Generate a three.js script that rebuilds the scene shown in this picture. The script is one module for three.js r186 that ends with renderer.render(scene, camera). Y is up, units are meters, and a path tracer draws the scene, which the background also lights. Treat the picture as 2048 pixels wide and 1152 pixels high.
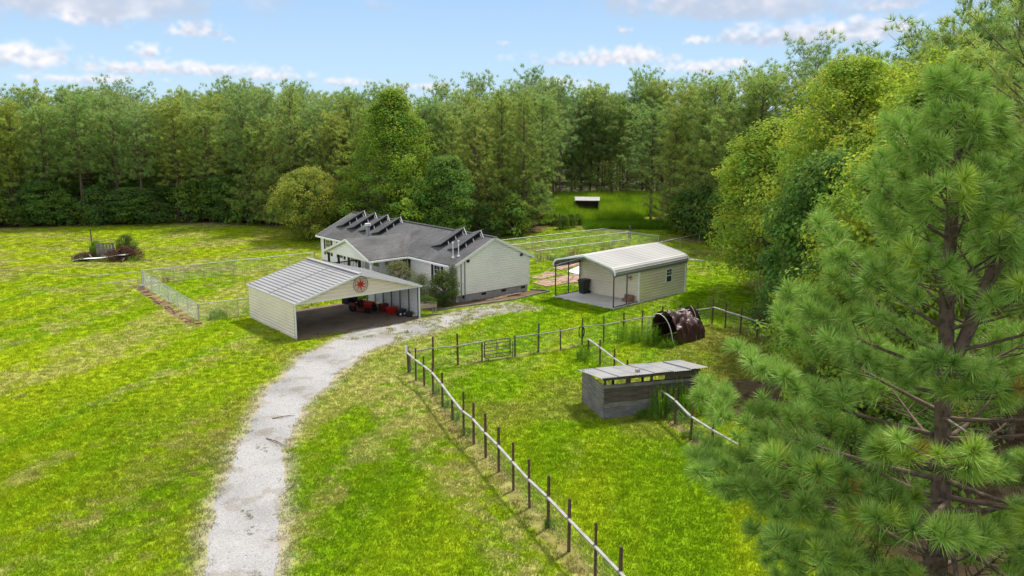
import * as THREE from 'three';

// ---------------------------------------------------------------- camera, sky, sun, exposure
const F = 1725, PITCH = 11.62 * Math.PI / 180, EYE = 14;      // focal length in photo pixels, tilt, height of the drone
const scene = new THREE.Scene();
const camera = new THREE.PerspectiveCamera(2 * Math.atan(576 / F) * 180 / Math.PI, 16 / 9, 0.1, 6000);
camera.position.set(0, EYE, 0);
camera.rotation.set(-PITCH, 0, 0);
const renderer = new THREE.WebGLRenderer({ antialias: true });
renderer.toneMapping = THREE.LinearToneMapping;
renderer.toneMappingExposure = 2.0;
renderer.shadowMap.enabled = true;
const SKY_GAIN = 1 / 1.78;
const sunDir = new THREE.Vector3(0.42, 1.0, -0.52).normalize();
const sun = new THREE.DirectionalLight(new THREE.Color(1.0, 0.94, 0.84), 2.7);
sun.position.copy(sunDir).multiplyScalar(200).add(new THREE.Vector3(0, 0, -60));
sun.target.position.set(0, 0, -60);
sun.castShadow = true;
sun.shadow.radius = 9;
sun.shadow.mapSize.set(4096, 4096);
Object.assign(sun.shadow.camera, { left: -100, right: 100, top: 100, bottom: -100, near: 1, far: 500 });
scene.add(sun, sun.target);

// ---------------------------------------------------------------- random numbers and noise
function rng(seed) { let a = seed >>> 0; return () => { a = (a + 0x6D2B79F5) | 0; let t = Math.imul(a ^ (a >>> 15), 1 | a); t = (t + Math.imul(t ^ (t >>> 7), 61 | t)) ^ t; return ((t ^ (t >>> 14)) >>> 0) / 4294967296; }; }
const HASH = new Float32Array(65536); { const r = rng(7); for (let i = 0; i < 65536; i++) HASH[i] = r(); }
function vnoise(x, y, per = 256) {
  const xi = Math.floor(x), yi = Math.floor(y), fx = x - xi, fy = y - yi;
  const x0 = ((xi % per) + per) % per, y0 = ((yi % per) + per) % per, x1 = (x0 + 1) % per, y1 = (y0 + 1) % per;
  const sx = fx * fx * (3 - 2 * fx), sy = fy * fy * (3 - 2 * fy);
  const a = HASH[(y0 << 8) + x0], b = HASH[(y0 << 8) + x1], c = HASH[(y1 << 8) + x0], d = HASH[(y1 << 8) + x1];
  return a + (b - a) * sx + (c - a) * sy + (a - b - c + d) * sx * sy;
}
function fbm(x, y, o = 4, per = 256) { let s = 0, a = 0.5, t = 0; for (let i = 0; i < o; i++) { s += a * vnoise(x, y, per); t += a; x = x * 2 + 17.3; y = y * 2 + 9.1; a *= 0.5; per = Math.min(256, per * 2); } return s / t; }
function tfbm(u, v, cells, o = 4) { let s = 0, a = 0.5, t = 0, c = cells; for (let i = 0; i < o; i++) { s += a * vnoise(u * c, v * c, c); t += a; c = Math.min(256, c * 2); a *= 0.5; } return s / t; }
const clamp = THREE.MathUtils.clamp, lerp = THREE.MathUtils.lerp;
const sstep = (a, b, x) => { const t = clamp((x - a) / (b - a), 0, 1); return t * t * (3 - 2 * t); };
const mix3 = (a, b, t) => [a[0] + (b[0] - a[0]) * t, a[1] + (b[1] - a[1]) * t, a[2] + (b[2] - a[2]) * t];
const V = (x, y, z) => new THREE.Vector3(x, y, z);

// photo pixel -> direction, -> point on a level plane
function ray(px, py) { const dx = (px - 1024) / F, dy = -(py - 576) / F, c = Math.cos(PITCH), s = Math.sin(PITCH); return V(dx, dy * c - s, -dy * s - c); }
function gp(px, py, y = 0) { const r = ray(px, py), t = (y - EYE) / r.y; return [r.x * t, r.z * t]; }

// ---------------------------------------------------------------- sky: clear air and fair-weather clouds
{
  const W = 3072, Hh = 1536, data = new Float32Array(W * Hh * 4), D = Math.PI / 180;
  const stops = [[-90, .30, .33, .30], [-2, .50, .62, .70], [0, .56, .75, .89], [3, .49, .70, .90], [7, .39, .60, .88], [20, .38, .60, .90], [45, .35, .59, .92], [90, .34, .58, .92]];
  const air = (el) => { for (let i = 1; i < stops.length; i++) if (el <= stops[i][0]) { const a = stops[i - 1], b = stops[i], t = (el - a[0]) / (b[0] - a[0]); return [lerp(a[1], b[1], t), lerp(a[2], b[2], t), lerp(a[3], b[3], t)]; } return stops[stops.length - 1].slice(1); };
  const sunAz = Math.atan2(sunDir.z, sunDir.x), sunEl = Math.asin(sunDir.y);
  for (let r = 0; r < Hh; r++) {
    const el = ((r + .5) / Hh - .5) * 180, c = air(el);
    for (let q = 0; q < W; q++) {
      const k = (r * W + q) * 4;
      data[k] = c[0]; data[k + 1] = c[1]; data[k + 2] = c[2]; data[k + 3] = 1;
    }
  }
  const clouds = [];
  const inFrame = (px, py, hw, hh, dark = 0, seed = 0) => { const d = ray(px, py).normalize(); clouds.push([Math.atan2(d.x, -d.z) / D, Math.asin(d.y) / D, hw / 30.1, hh / 30.1, dark, seed]); };
  [[100, 8, 180, 34], [190, 36, 90, 26], [60, 118, 95, 30], [20, 108, 70, 22], [385, 64, 52, 20], [455, 80, 18, 6], [290, 106, 40, 17], [250, 138, 90, 16], [350, 140, 120, 18], [430, 142, 80, 15], [540, 152, 95, 16], [690, 166, 60, 10], [160, 160, 150, 10], [840, 176, 80, 8], [1005, 87, 14, 5],
    [1195, 120, 175, 20], [1240, 112, 90, 18], [1410, 138, 100, 17], [1460, 128, 60, 12], [1115, 170, 70, 18], [1420, 178, 66, 9], [1480, 182, 70, 6], [1400, 82, 40, 9]].forEach((a, i) => inFrame(...a, 0, i));
  [[1400, 14, 235, 40, .75], [1560, 22, 200, 30, .8], [1600, 74, 190, 28, .35], [1720, 64, 130, 34, .2], [1245, 62, 20, 8, .4], [1780, 12, 60, 12, .1], [1240, -40, 200, 50, .7]].forEach((a, i) => inFrame(...a, 60 + i));
  const r = rng(99);                                                        // the same kind of clouds all the way round and overhead
  for (let i = 0; i < 620; i++) {
    const az = r() * 360 - 180, el = Math.asin(0.12 + r() * 0.86) / D, big = 2 + r() * 8;
    clouds.push([az, el, big * (1.4 + 1.2 * r()) / Math.cos(el * D), big * (.35 + .9 * Math.sin(el * D)), r() * .4, 100 + i]);
  }
  for (let i = 0; i < 90; i++) { const az = r() * 360 - 180; if (Math.abs(az) < 33) continue; const el = 1 + r() * 6; clouds.push([az, el, 1 + r() * 5, .25 + r() * .8, r() * .5, 600 + i]); }
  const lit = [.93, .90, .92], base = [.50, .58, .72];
  for (const [az, el, hw, hh, dark, seed] of clouds) {
    const r0 = Math.max(Hh / 2, Math.floor((el - hh * 1.9) / 180 * Hh + Hh / 2)), r1 = Math.min(Hh - 1, Math.ceil((el + hh * 1.9) / 180 * Hh + Hh / 2));
    const c0 = Math.floor((az - hw * 1.6 - 90 + 180) / 360 * W), c1 = Math.ceil((az + hw * 1.6 - 90 + 180) / 360 * W);
    const cosSun = Math.sin(el * D) * sunDir.y + Math.cos(el * D) * (Math.sin(az * D) * sunDir.x - Math.cos(az * D) * sunDir.z), front = 1 + .85 * sstep(.35, -.6, cosSun);   // front-lit clouds away from the sun, brightness added to lift the shaded walls
    const ns = 1.7 / Math.max(.5, Math.min(3, hh)), ox = seed * 13.7 % 97, oy = seed * 7.31 % 89;
    for (let rr = r0; rr <= r1; rr++) for (let cc = c0; cc <= c1; cc++) {
      const e = ((rr + .5) / Hh - .5) * 180, a = (cc + .5) / W * 360 - 180 + 90, dx = (a - az) / hw, dy = (e - el) / hh;
      const n = fbm((a - az) * ns * Math.min(1, hh * 2.6 / hw + .3) + ox + 40, (e - el) * ns * 1.2 + oy + 40, 5);
      const yy = dy > 0 ? dy * .95 : dy * 1.5, dd = 1 - Math.sqrt(dx * dx + yy * yy) + (n - .5) * 1.5;
      const al = sstep(-.05, .8, dd) * .92;
      if (al <= 0) continue;
      const n2 = fbm((a - az) * ns * 1.3 + ox + 9, (e - el) * ns * 2.2 + oy + 70, 4);
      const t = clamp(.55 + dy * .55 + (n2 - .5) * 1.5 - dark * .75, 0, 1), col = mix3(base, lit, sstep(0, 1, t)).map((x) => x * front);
      const k = (rr * W + ((cc % W) + W) % W) * 4;
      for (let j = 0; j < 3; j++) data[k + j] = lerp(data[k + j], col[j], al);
    }
  }
  for (let k = 0; k < data.length; k += 4) for (let j = 0; j < 3; j++) data[k + j] *= SKY_GAIN;
  const t = new THREE.DataTexture(data, W, Hh, THREE.RGBAFormat, THREE.FloatType);
  t.mapping = THREE.EquirectangularReflectionMapping; t.colorSpace = THREE.LinearSRGBColorSpace; t.magFilter = THREE.LinearFilter; t.needsUpdate = true;
  scene.background = t; scene.environment = t;
}

// ---------------------------------------------------------------- builders
class GB {                                                                   // collects faces of one mesh
  constructor(colored = false) { this.p = []; this.n = []; this.u = []; this.c = colored ? [] : null; this.i = []; this.col = [1, 1, 1]; }
  vert(x, y, z, nx, ny, nz, u, v) { this.p.push(x, y, z); this.n.push(nx, ny, nz); this.u.push(u, v); if (this.c) this.c.push(...this.col); return this.p.length / 3 - 1; }
  quad(a, b, c, d, su = 0, sv = 0) {
    const e = b.clone().sub(a), g = d.clone().sub(a), n = e.clone().cross(c.clone().sub(a)).normalize(), lu = e.length(), lv = g.length();
    const k = this.vert(a.x, a.y, a.z, n.x, n.y, n.z, su, sv); this.vert(b.x, b.y, b.z, n.x, n.y, n.z, su + lu, sv); this.vert(c.x, c.y, c.z, n.x, n.y, n.z, su + lu, sv + lv); this.vert(d.x, d.y, d.z, n.x, n.y, n.z, su, sv + lv);
    this.i.push(k, k + 1, k + 2, k, k + 2, k + 3); return this;
  }
  tri(a, b, c) {
    const e = b.clone().sub(a), n = e.clone().cross(c.clone().sub(a)).normalize(), ue = e.clone().normalize(), ve = n.clone().cross(ue);
    const k = this.vert(a.x, a.y, a.z, n.x, n.y, n.z, 0, 0); this.vert(b.x, b.y, b.z, n.x, n.y, n.z, e.length(), 0); const q = c.clone().sub(a); this.vert(c.x, c.y, c.z, n.x, n.y, n.z, q.dot(ue), q.dot(ve));
    this.i.push(k, k + 1, k + 2); return this;
  }
  hexa(c) {                                                                  // eight corners: 0-3 bottom counter-clockwise from above, 4-7 top
    const s = this.p.length % 17 * .37, t = this.p.length % 13 * .29;
    this.quad(c[4], c[5], c[6], c[7], s, t).quad(c[3], c[2], c[1], c[0], s, t);
    for (let k = 0; k < 4; k++) { const j = (k + 1) % 4; this.quad(c[k], c[j], c[j + 4], c[k + 4], s, t); }
    return this;
  }
  box(x0, y0, z0, x1, y1, z1) { return this.hexa([V(x0, y0, z1), V(x1, y0, z1), V(x1, y0, z0), V(x0, y0, z0), V(x0, y1, z1), V(x1, y1, z1), V(x1, y1, z0), V(x0, y1, z0)]); }
  beam(a, b, w, h, up = V(0, 1, 0)) {                                        // bar from a to b, w across, h along up; uv runs along the bar
    const d = b.clone().sub(a).normalize(); let s = d.clone().cross(up); if (s.length() < 1e-3) s = d.clone().cross(V(1, 0, 0)); s.normalize(); const u = s.clone().cross(d).normalize();
    const at = (o, i, j) => o.clone().addScaledVector(s, i * w / 2).addScaledVector(u, j * h / 2), q = [[-1, -1], [1, -1], [1, 1], [-1, 1]], t = (this.p.length % 19) * .41;
    for (let k = 0; k < 4; k++) { const [i, j] = q[k], [m, n] = q[(k + 1) % 4]; this.quad(at(a, m, n), at(b, m, n), at(b, i, j), at(a, i, j), t, t * .6); }
    this.quad(at(a, -1, -1), at(a, -1, 1), at(a, 1, 1), at(a, 1, -1)); this.quad(at(b, -1, -1), at(b, 1, -1), at(b, 1, 1), at(b, -1, 1));
    return this;
  }
  tube(pts, rad, seg = 7, caps = true) {
    const n = pts.length; let prev = null, len = 0, base = [];
    for (let i = 0; i < n; i++) {
      const d = pts[Math.min(n - 1, i + 1)].clone().sub(pts[Math.max(0, i - 1)]).normalize();
      let s = prev ? prev.clone().addScaledVector(d, -prev.dot(d)) : d.clone().cross(Math.abs(d.y) > .9 ? V(1, 0, 0) : V(0, 1, 0)); s.normalize(); prev = s;
      const t = d.clone().cross(s), r = Array.isArray(rad) ? rad[i] : rad; if (i) len += pts[i].distanceTo(pts[i - 1]);
      base.push(this.p.length / 3);
      for (let k = 0; k <= seg; k++) { const a = k / seg * Math.PI * 2, nx = s.x * Math.cos(a) + t.x * Math.sin(a), ny = s.y * Math.cos(a) + t.y * Math.sin(a), nz = s.z * Math.cos(a) + t.z * Math.sin(a); this.vert(pts[i].x + nx * r, pts[i].y + ny * r, pts[i].z + nz * r, nx, ny, nz, k / seg * Math.PI * 2 * r, len); }
    }
    for (let i = 0; i + 1 < n; i++) for (let k = 0; k < seg; k++) { const a = base[i] + k, b = base[i + 1] + k; this.i.push(a, a + 1, b + 1, a, b + 1, b); }
    if (caps) for (const [e, sg] of [[0, -1], [n - 1, 1]]) {
      const d = pts[Math.min(n - 1, e + 1)].clone().sub(pts[Math.max(0, e - 1)]).normalize().multiplyScalar(sg), c = this.vert(pts[e].x, pts[e].y, pts[e].z, d.x, d.y, d.z, 0, 0), st = this.p.length / 3;
      for (let k = 0; k <= seg; k++) { const o = (base[e] + k) * 3; this.vert(this.p[o], this.p[o + 1], this.p[o + 2], d.x, d.y, d.z, .05 * Math.cos(k), .05 * Math.sin(k)); }
      for (let k = 0; k < seg; k++) sg > 0 ? this.i.push(c, st + k, st + k + 1) : this.i.push(c, st + k + 1, st + k);
    }
    return this;
  }
  cyl(a, b, r0, r1 = r0, seg = 8) { return this.tube([a, b], [r0, r1], seg); }
  prism(poly, z0, z1) {                                                      // polygon [x, y] counter-clockwise, convex or star-shaped about its mean, from z0 to z1
    const cx = poly.reduce((s, q) => s + q[0], 0) / poly.length, cy = poly.reduce((s, q) => s + q[1], 0) / poly.length;
    for (let k = 0; k < poly.length; k++) { const [ax, ay] = poly[k], [bx, by] = poly[(k + 1) % poly.length]; this.tri(V(cx, cy, z1), V(ax, ay, z1), V(bx, by, z1)); this.tri(V(cx, cy, z0), V(bx, by, z0), V(ax, ay, z0)); this.quad(V(ax, ay, z0), V(bx, by, z0), V(bx, by, z1), V(ax, ay, z1)); }
    return this;
  }
  leaf(a, b, c) { const k = this.p.length / 3; this.p.push(a[0], a[1], a[2], b[0], b[1], b[2], c[0], c[1], c[2]); if (this.c) this.c.push(...this.col, ...this.col, ...this.col); this.i.push(k, k + 1, k + 2); }
  geo() {
    const g = new THREE.BufferGeometry();
    g.setAttribute('position', new THREE.Float32BufferAttribute(this.p, 3));
    if (this.n.length === this.p.length) g.setAttribute('normal', new THREE.Float32BufferAttribute(this.n, 3));
    else if (this.n.length) throw new Error('mixed leaf and solid faces');
    if (this.u.length) g.setAttribute('uv', new THREE.Float32BufferAttribute(this.u, 2));
    if (this.c) g.setAttribute('color', new THREE.Float32BufferAttribute(this.c, 3));
    g.setIndex(this.p.length / 3 > 65535 ? new THREE.Uint32BufferAttribute(this.i, 1) : new THREE.Uint16BufferAttribute(this.i, 1));
    return g;
  }
}
const taken = {};
function numbered(name) { const k = taken[name] = (taken[name] ?? -1) + 1; return k ? name + '_' + String(k).padStart(3, '0') : name; }
function part(name, g, material, parent, kind) {
  const m = new THREE.Mesh(g.isBufferGeometry ? g : g.geo(), material); m.name = name; m.castShadow = m.receiveShadow = true; parent.add(m);
  if (kind) m.userData.kind = kind; return m;
}
function thing(name, label, category, group, pos = [0, 0, 0], turn = 0) {
  const o = new THREE.Group(); o.name = numbered(name); o.position.set(...pos); o.rotation.y = turn; scene.add(o);
  o.userData = { label, category }; if (group) o.userData.group = group; return o;
}
function single(name, g, material, label, category, group, pos, turn = 0) {
  const m = part(numbered(name), g, material, scene); if (pos) m.position.set(...pos); m.rotation.y = turn; m.userData = { label, category }; if (group) m.userData.group = group; return m;
}
function structure(name, g, material) { const m = part(numbered(name), g, material, scene); m.userData.kind = 'structure'; return m; }
function copyOf(o, label, pos, turn = 0, scale = 1) {
  const c = o.clone(); c.name = numbered(o.name.replace(/_\d{3}$/, '')); c.userData = { ...o.userData }; if (label) c.userData.label = label;
  c.position.set(...pos); c.rotation.y = turn; c.scale.set(...(Array.isArray(scale) ? scale : [scale, scale, scale])); scene.add(c); return c;
}
const enc = (x) => { x = clamp(x, 0, 1); return Math.round(255 * (x <= .0031308 ? x * 12.92 : 1.055 * Math.pow(x, 1 / 2.4) - .055)); };
function tex(w, h, fn, metres = 1, color = true) {
  const d = new Uint8Array(w * h * 4);
  for (let y = 0; y < h; y++) for (let x = 0; x < w; x++) { const c = fn(x / w, y / h), k = (y * w + x) * 4; for (let j = 0; j < 3; j++) d[k + j] = color ? enc(c[j]) : Math.round(255 * clamp(Array.isArray(c) ? c[j] : c, 0, 1)); d[k + 3] = 255; }
  const t = new THREE.DataTexture(d, w, h, THREE.RGBAFormat); t.wrapS = t.wrapT = THREE.RepeatWrapping; t.magFilter = THREE.LinearFilter; t.minFilter = THREE.LinearMipmapLinearFilter; t.generateMipmaps = true;
  if (color) t.colorSpace = THREE.SRGBColorSpace; t.repeat.set(1 / metres, 1 / metres); t.needsUpdate = true; return t;
}
const lin = (r, g, b) => new THREE.Color().setRGB(r, g, b);
const std = (o) => new THREE.MeshStandardMaterial({ roughness: .8, ...o });
const leafMat = (t = .35, rough = .95) => new THREE.MeshPhysicalMaterial({ color: 0xffffff, vertexColors: true, roughness: rough, specularIntensity: .2, transmission: t, thickness: 0, side: THREE.DoubleSide });

// ---------------------------------------------------------------- materials
const grimeTex = (c, amount, cells = 5, metres = 3) => tex(256, 256, (u, v) => { const n = tfbm(u, v, cells, 5), m = tfbm(u + .37, v + .11, 64, 2), k = 1 + (n - .5) * amount + (m - .5) * amount * .35; return c.map((x, j) => x * k * (j === 2 ? 1 - (n - .5) * amount * .15 : 1)); }, metres);
const M = {
  whiteSiding: std({ map: grimeTex([.88, .85, .82], .2, 4, 4), roughness: .62 }),
  white: std({ map: grimeTex([.80, .80, .79], .08, 6, 2), roughness: .5 }),
  black: std({ color: lin(.012, .012, .013), roughness: .6 }),
  glass: new THREE.MeshPhysicalMaterial({ color: lin(.03, .04, .05), roughness: .08, metalness: 0, clearcoat: 1, clearcoatRoughness: .04 }),
  block: std({ map: tex(512, 256, (u, v) => { const row = Math.floor(v * 6), x = u * 6 + (row % 2) * .5, fx = x - Math.floor(x), fy = v * 6 - row, j = (fx < .035 || fy < .07) ? .78 : 1, b = .9 + .2 * HASH[(row * 31 + Math.floor(x) * 7) & 65535], n = .8 + .4 * tfbm(u, v, 40, 3); return [.36 * j * b * n, .34 * j * b * n, .33 * j * b * n]; }, 1.2), roughness: .95 }),
  concrete: std({ map: tex(512, 512, (u, v) => { const n = tfbm(u, v, 4, 6), m = tfbm(u, v, 90, 2), k = .86 + .28 * (n - .5) * 1.6 + (m - .5) * .16; return [.72 * k, .68 * k, .65 * k]; }, 4), roughness: .9 }),
  metalRoof: std({ map: grimeTex([.34, .333, .325], .24, 4, 5), roughness: .5 }),
  tanPanel: std({ map: grimeTex([.78, .69, .55], .2, 4, 4), roughness: .5 }),
  greyTrim: std({ map: grimeTex([.22, .22, .24], .15, 6, 2), roughness: .5 }),
  galv: std({ color: lin(.42, .43, .44), roughness: .45, metalness: .5 }),
  darkPole: std({ color: lin(.09, .085, .08), roughness: .6, metalness: .2 }),
  red: std({ color: lin(.45, .012, .01), roughness: .4 }),
  darkRed: std({ color: lin(.16, .015, .012), roughness: .5 }),
  rubber: std({ color: lin(.012, .012, .012), roughness: .9 }),
  plastic: std({ color: lin(.018, .018, .02), roughness: .45 }),
  dirt: std({ map: tex(512, 512, (u, v) => { const n = tfbm(u, v, 5, 6), m = tfbm(u + .3, v, 80, 2), k = .55 + .8 * n + (m - .5) * .35; return [.185 * k, .135 * k, .10 * k]; }, 4), roughness: 1 }),
  rustPost: std({ map: tex(128, 512, (u, v) => { const n = tfbm(u, v, 8, 5), s = vnoise(u * 64, v * 6, 64), k = .55 + .9 * n * (0.7 + .6 * s); return [.105 * k, .058 * k, .036 * k]; }, 1), roughness: .95 }),
  postWood: std({ map: tex(128, 512, (u, v) => { const n = tfbm(u, v, 6, 5), s = vnoise(u * 64, v * 4, 64), k = .5 + .9 * n * (0.6 + .8 * s); return [.10 * k, .085 * k, .066 * k]; }, 1), roughness: .95 }),
  rail: std({ map: tex(256, 256, (u, v) => { const n = tfbm(u, v, 6, 4), s = vnoise(u * 6, v * 128, 128), k = .62 + .5 * n + (s - .5) * .35; return [.39 * k, .375 * k, .35 * k]; }, 1), roughness: .9 }),
  dullRail: std({ map: grimeTex([.27, .255, .21], .5, 8, 1), roughness: .9 }),
  brick: std({ map: grimeTex([.27, .14, .095], .5, 8, 1), roughness: .95 }),
  paver: std({ map: grimeTex([.46, .30, .24], .4, 8, 2), roughness: .95 }),
  greyWood: [0, 1, 2].map((s) => std({ map: tex(512, 256, (u, v) => { const g = vnoise(u * 6 + s * 3, v * 128, 128), n = tfbm(u + s * .3, v, 5, 5), kn = vnoise(u * 16, v * 8, 16), k = .55 + .55 * n + (g - .5) * .5 - (kn > .9 ? .3 : 0); return [.25 * k * (1 - .08 * s), .225 * k * (1 - .06 * s), .195 * k]; }, 1.5), roughness: .95 })),
  brownWood: [0, 1].map((s) => std({ map: tex(512, 256, (u, v) => { const g = vnoise(u * 6 + s * 3, v * 128, 128), n = tfbm(u + s * .3, v, 5, 5), k = .5 + .6 * n + (g - .5) * .5; return [.135 * k, .105 * k, .08 * k]; }, 1.5), roughness: .95 })),
  planter: std({ map: grimeTex([.36, .30, .22], .3, 8, 1), roughness: .9 }),
  bark: std({ map: tex(256, 512, (u, v) => { const n = tfbm(u, v, 8, 5), c = vnoise(u * 20, v * 12, 64), k = .5 + n * .8 - (c > .62 ? .28 : 0); return [.17 * k, .115 * k, .085 * k]; }, 1.2), roughness: 1 }),
  paleBark: std({ map: tex(256, 256, (u, v) => { const n = tfbm(u, v, 8, 5), k = .5 + n * .9; return [.16 * k, .14 * k, .115 * k]; }, 1), roughness: 1 }),
  deadWood: std({ map: grimeTex([.33, .29, .26], .5, 8, .6), roughness: 1 }),
  shingle: std({ map: tex(1024, 1024, (u, v) => {                            // weathered shingles: courses, tabs and algae streaks that run down the slope
    const row = Math.floor(v * 40), x = u * 20 + (row % 2) * .5, tab = HASH[(row * 57 + Math.floor(x) * 13) & 65535], fy = v * 40 - row, fx = x - Math.floor(x);
    const st = tfbm(u, v * .25, 10, 4), n = tfbm(u + .2, v + .7, 5, 5), gr = tfbm(u, v, 200, 1), k = (.72 + .5 * tab * .5) * (fy < .16 || fx < .05 ? .78 : 1) * (.62 + .75 * n) * (.75 + .5 * st) * (.85 + .3 * gr);
    return [.112 * k, .109 * k, .108 * k]; }, 5.6), roughness: .95 }),
  solar: std({ map: grimeTex([.075, .073, .074], .25, 6, 2), roughness: .4 }),
  oldRoof: std({ map: tex(512, 512, (u, v) => { const n = tfbm(u, v, 5, 5), s = vnoise(u * 3, v * 40, 64), r = tfbm(u + .4, v * .5, 12, 3), k = .72 + .4 * n + (s - .5) * .16; return r > .66 ? [.45 * k, .40 * k, .36 * k] : [.40 * k, .395 * k, .385 * k]; }, 3), roughness: .55 }),
  tarp: new THREE.MeshPhysicalMaterial({ map: grimeTex([.06, .022, .021], .4, 6, 2), roughness: .5, clearcoat: .12, clearcoatRoughness: .4, side: THREE.DoubleSide }),
  pvc: std({ color: lin(.62, .61, .58), roughness: .5 }),
  wire: std({ color: lin(.30, .31, .31), roughness: .5, metalness: .5 }),
  chain: std({ color: lin(.46, .48, .48), roughness: .5, metalness: .4 }),
};

// ---------------------------------------------------------------- where things stand on the ground
const FA = [[-5.64, -45.12, 1.52], [-5.09, -43.75, 1.78], [-4.55, -42.85, 1.58], [-3.97, -41.55, 1.63], [-3.35, -39.64, 1.72], [-2.74, -37.8, 1.02], [-2.13, -35.88, 2.02], [-1.64, -34.85, 1.86], [-1.08, -33.4, 1.92], [-.52, -31.94, 1.89], [.05, -30.27, 1.92], [.63, -28.8, 1.86], [1.24, -27.31, 1.9], [1.84, -25.67, 1.84], [2.54, -24.0, 1.85], [3.1, -22.45, 1.9], [3.7, -20.8, 1.86], [4.3, -19.2, 1.9]];
const FB = [[-4.37, -45.95, 1.82], [-3.04, -46.58, 1.83], [-1.71, -47.37, 1.12], [.18, -48.29, 1.26], [1.56, -49.22, 1.76], [2.91, -49.8, 1.26], [4.27, -50.84, 1.7], [5.64, -51.4, 1.7], [6.99, -52.33, 1.66], [8.24, -53.07, 1.66], [9.63, -53.84, 1.74], [10.9, -54.63, 1.65], [12.22, -55.27, 1.68], [13.39, -56.1, 1.7]];
const FC = [[13.39, -56.1, 1.7], [13.99, -54.95, 1.7], [14.63, -53.59, 1.7], [15.34, -52.33, 1.62], [16.1, -50.9, 1.65], [16.9, -49.4, 1.65], [17.7, -47.9, 1.65]];
const FD = [[4.46, -48.4, 1.1], [4.94, -46.53, 1.5], [5.5, -44.6, 1.5], [5.95, -42.9, 1.4]], FD2 = [[7.05, -38.9, 1.3], [7.44, -37.29, 1.66], [7.76, -35.38, 1.72], [8.29, -33.7, 1.73], [8.95, -32.0, 1.45]];
const DL = [[-5.6, 6], [-6.6, -6], [-7.9, -15], [-9.51, -24.17], [-10.14, -26.43], [-10.9, -29.44], [-11.4, -32.64], [-11.95, -35.92], [-12.35, -39.16], [-12.45, -42.5], [-12.3, -45.18], [-12.35, -47.8], [-11.6, -50.2], [-10.9, -52.6], [-9.8, -54.7], [-8.1, -56.2], [-5.94, -57.4], [-4.6, -58.9], [-3.2, -60.4], [-.9, -62.2], [1.2, -62.1]];
const DR = [[-2.6, 6], [-3.6, -6], [-5.2, -15], [-7.05, -24.17], [-7.69, -26.43], [-8.37, -29.44], [-9.0, -32.14], [-9.68, -35.92], [-9.85, -39.16], [-9.6, -43.4], [-9.15, -46.6], [-8.23, -50.03], [-6.95, -51.76], [-5.57, -53.47], [-4.4, -55.2], [-2.87, -57.24], [-.84, -59.01], [1.66, -60.9]];
function curve(pts, n) { const c = new THREE.CatmullRomCurve3(pts.map(([x, z]) => V(x, 0, z)), false, 'centripetal'); return c.getSpacedPoints(n); }
const driveL = curve(DL, 260), driveR = curve(DR, 260);
{ let k = 0; for (const [arr, sg] of [[driveL, 1], [driveR, -1]]) { k += 31; arr.forEach((q, i) => { const w = (fbm(i * .17 + k, k, 4) - .5) * .62 + (fbm(i * .9 + k, 7 + k, 2) - .5) * .3, far = i > 215 ? (i - 215) / 45 : 0; q.x += sg * (.12 - .8 * w) + (fbm(i * .35, k + 3, 3) - .5) * far * 1.4; q.z += w * .5 + (fbm(i * .31, k + 9, 3) - .5) * far * 1.1; }); } }
const segD = (x, z, ax, az, bx, bz) => { const dx = bx - ax, dz = bz - az, t = clamp(((x - ax) * dx + (z - az) * dz) / (dx * dx + dz * dz), 0, 1); return Math.hypot(x - ax - dx * t, z - az - dz * t); };
const lineD = (x, z, L) => { let d = 1e9; for (let i = 1; i < L.length; i++) d = Math.min(d, segD(x, z, L[i - 1][0], L[i - 1][1], L[i][0], L[i][1])); return d; };
// distance field of the drive on a coarse grid (negative inside)
const dg = { x0: -20, z0: -70, w: 150, h: 460, s: .2, d: null };
{
  dg.d = new Float32Array(dg.w * dg.h); const poly = [...driveL, ...[...driveR].reverse()];
  for (let j = 0; j < dg.h; j++) for (let i = 0; i < dg.w; i++) {
    const x = dg.x0 + i * dg.s, z = dg.z0 + j * dg.s; let inside = false, d = 9;
    for (let a = 0, b = poly.length - 1; a < poly.length; b = a++) {
      const p = poly[a], q = poly[b]; if ((p.z > z) !== (q.z > z) && x < (q.x - p.x) * (z - p.z) / (q.z - p.z) + p.x) inside = !inside;
      if (Math.abs(p.x - x) < 3 && Math.abs(p.z - z) < 3) d = Math.min(d, (p.x - x) ** 2 + (p.z - z) ** 2);
    }
    dg.d[j * dg.w + i] = Math.sqrt(d) * (inside ? -1 : 1);
  }
}
const segDrive = (x, z) => { let d = 9; for (let i = 0; i < 21; i++) { const q = driveL[Math.min(260, i * 11)]; d = Math.min(d, Math.hypot(q.x - x, q.z - z)); } return x < -6 ? d : 9; };
const driveD = (x, z) => { const i = Math.round((x - dg.x0) / dg.s), j = Math.round((z - dg.z0) / dg.s); return i < 0 || j < 0 || i >= dg.w || j >= dg.h ? 3 : dg.d[j * dg.w + i]; };
const frame = (x, z, yaw) => ({ x, z, c: Math.cos(yaw), s: Math.sin(yaw), yaw, loc(px, pz) { const dx = px - x, dz = pz - z; return [dx * this.c + dz * this.s, -dx * this.s + dz * this.c]; }, out(lx, lz) { return [x + lx * this.c - lz * this.s, z + lx * this.s + lz * this.c]; } });
const HOUSE = frame(-4.27, -62.29, -.695), CAR = frame(-13.51, -52.16, -.67), SHED = frame(3.32, -64.68, .8), RUN = frame(4.22, -37.88, Math.atan2(-1.55, 4.9)), TARP = frame(9.76, -50.48, Math.atan2(-2.29, 2.59));
const inBox = (f, x, z, x0, x1, z0, z1) => { const [a, b] = f.loc(x, z); return a > x0 && a < x1 && b > z0 && b < z1; };
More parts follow.
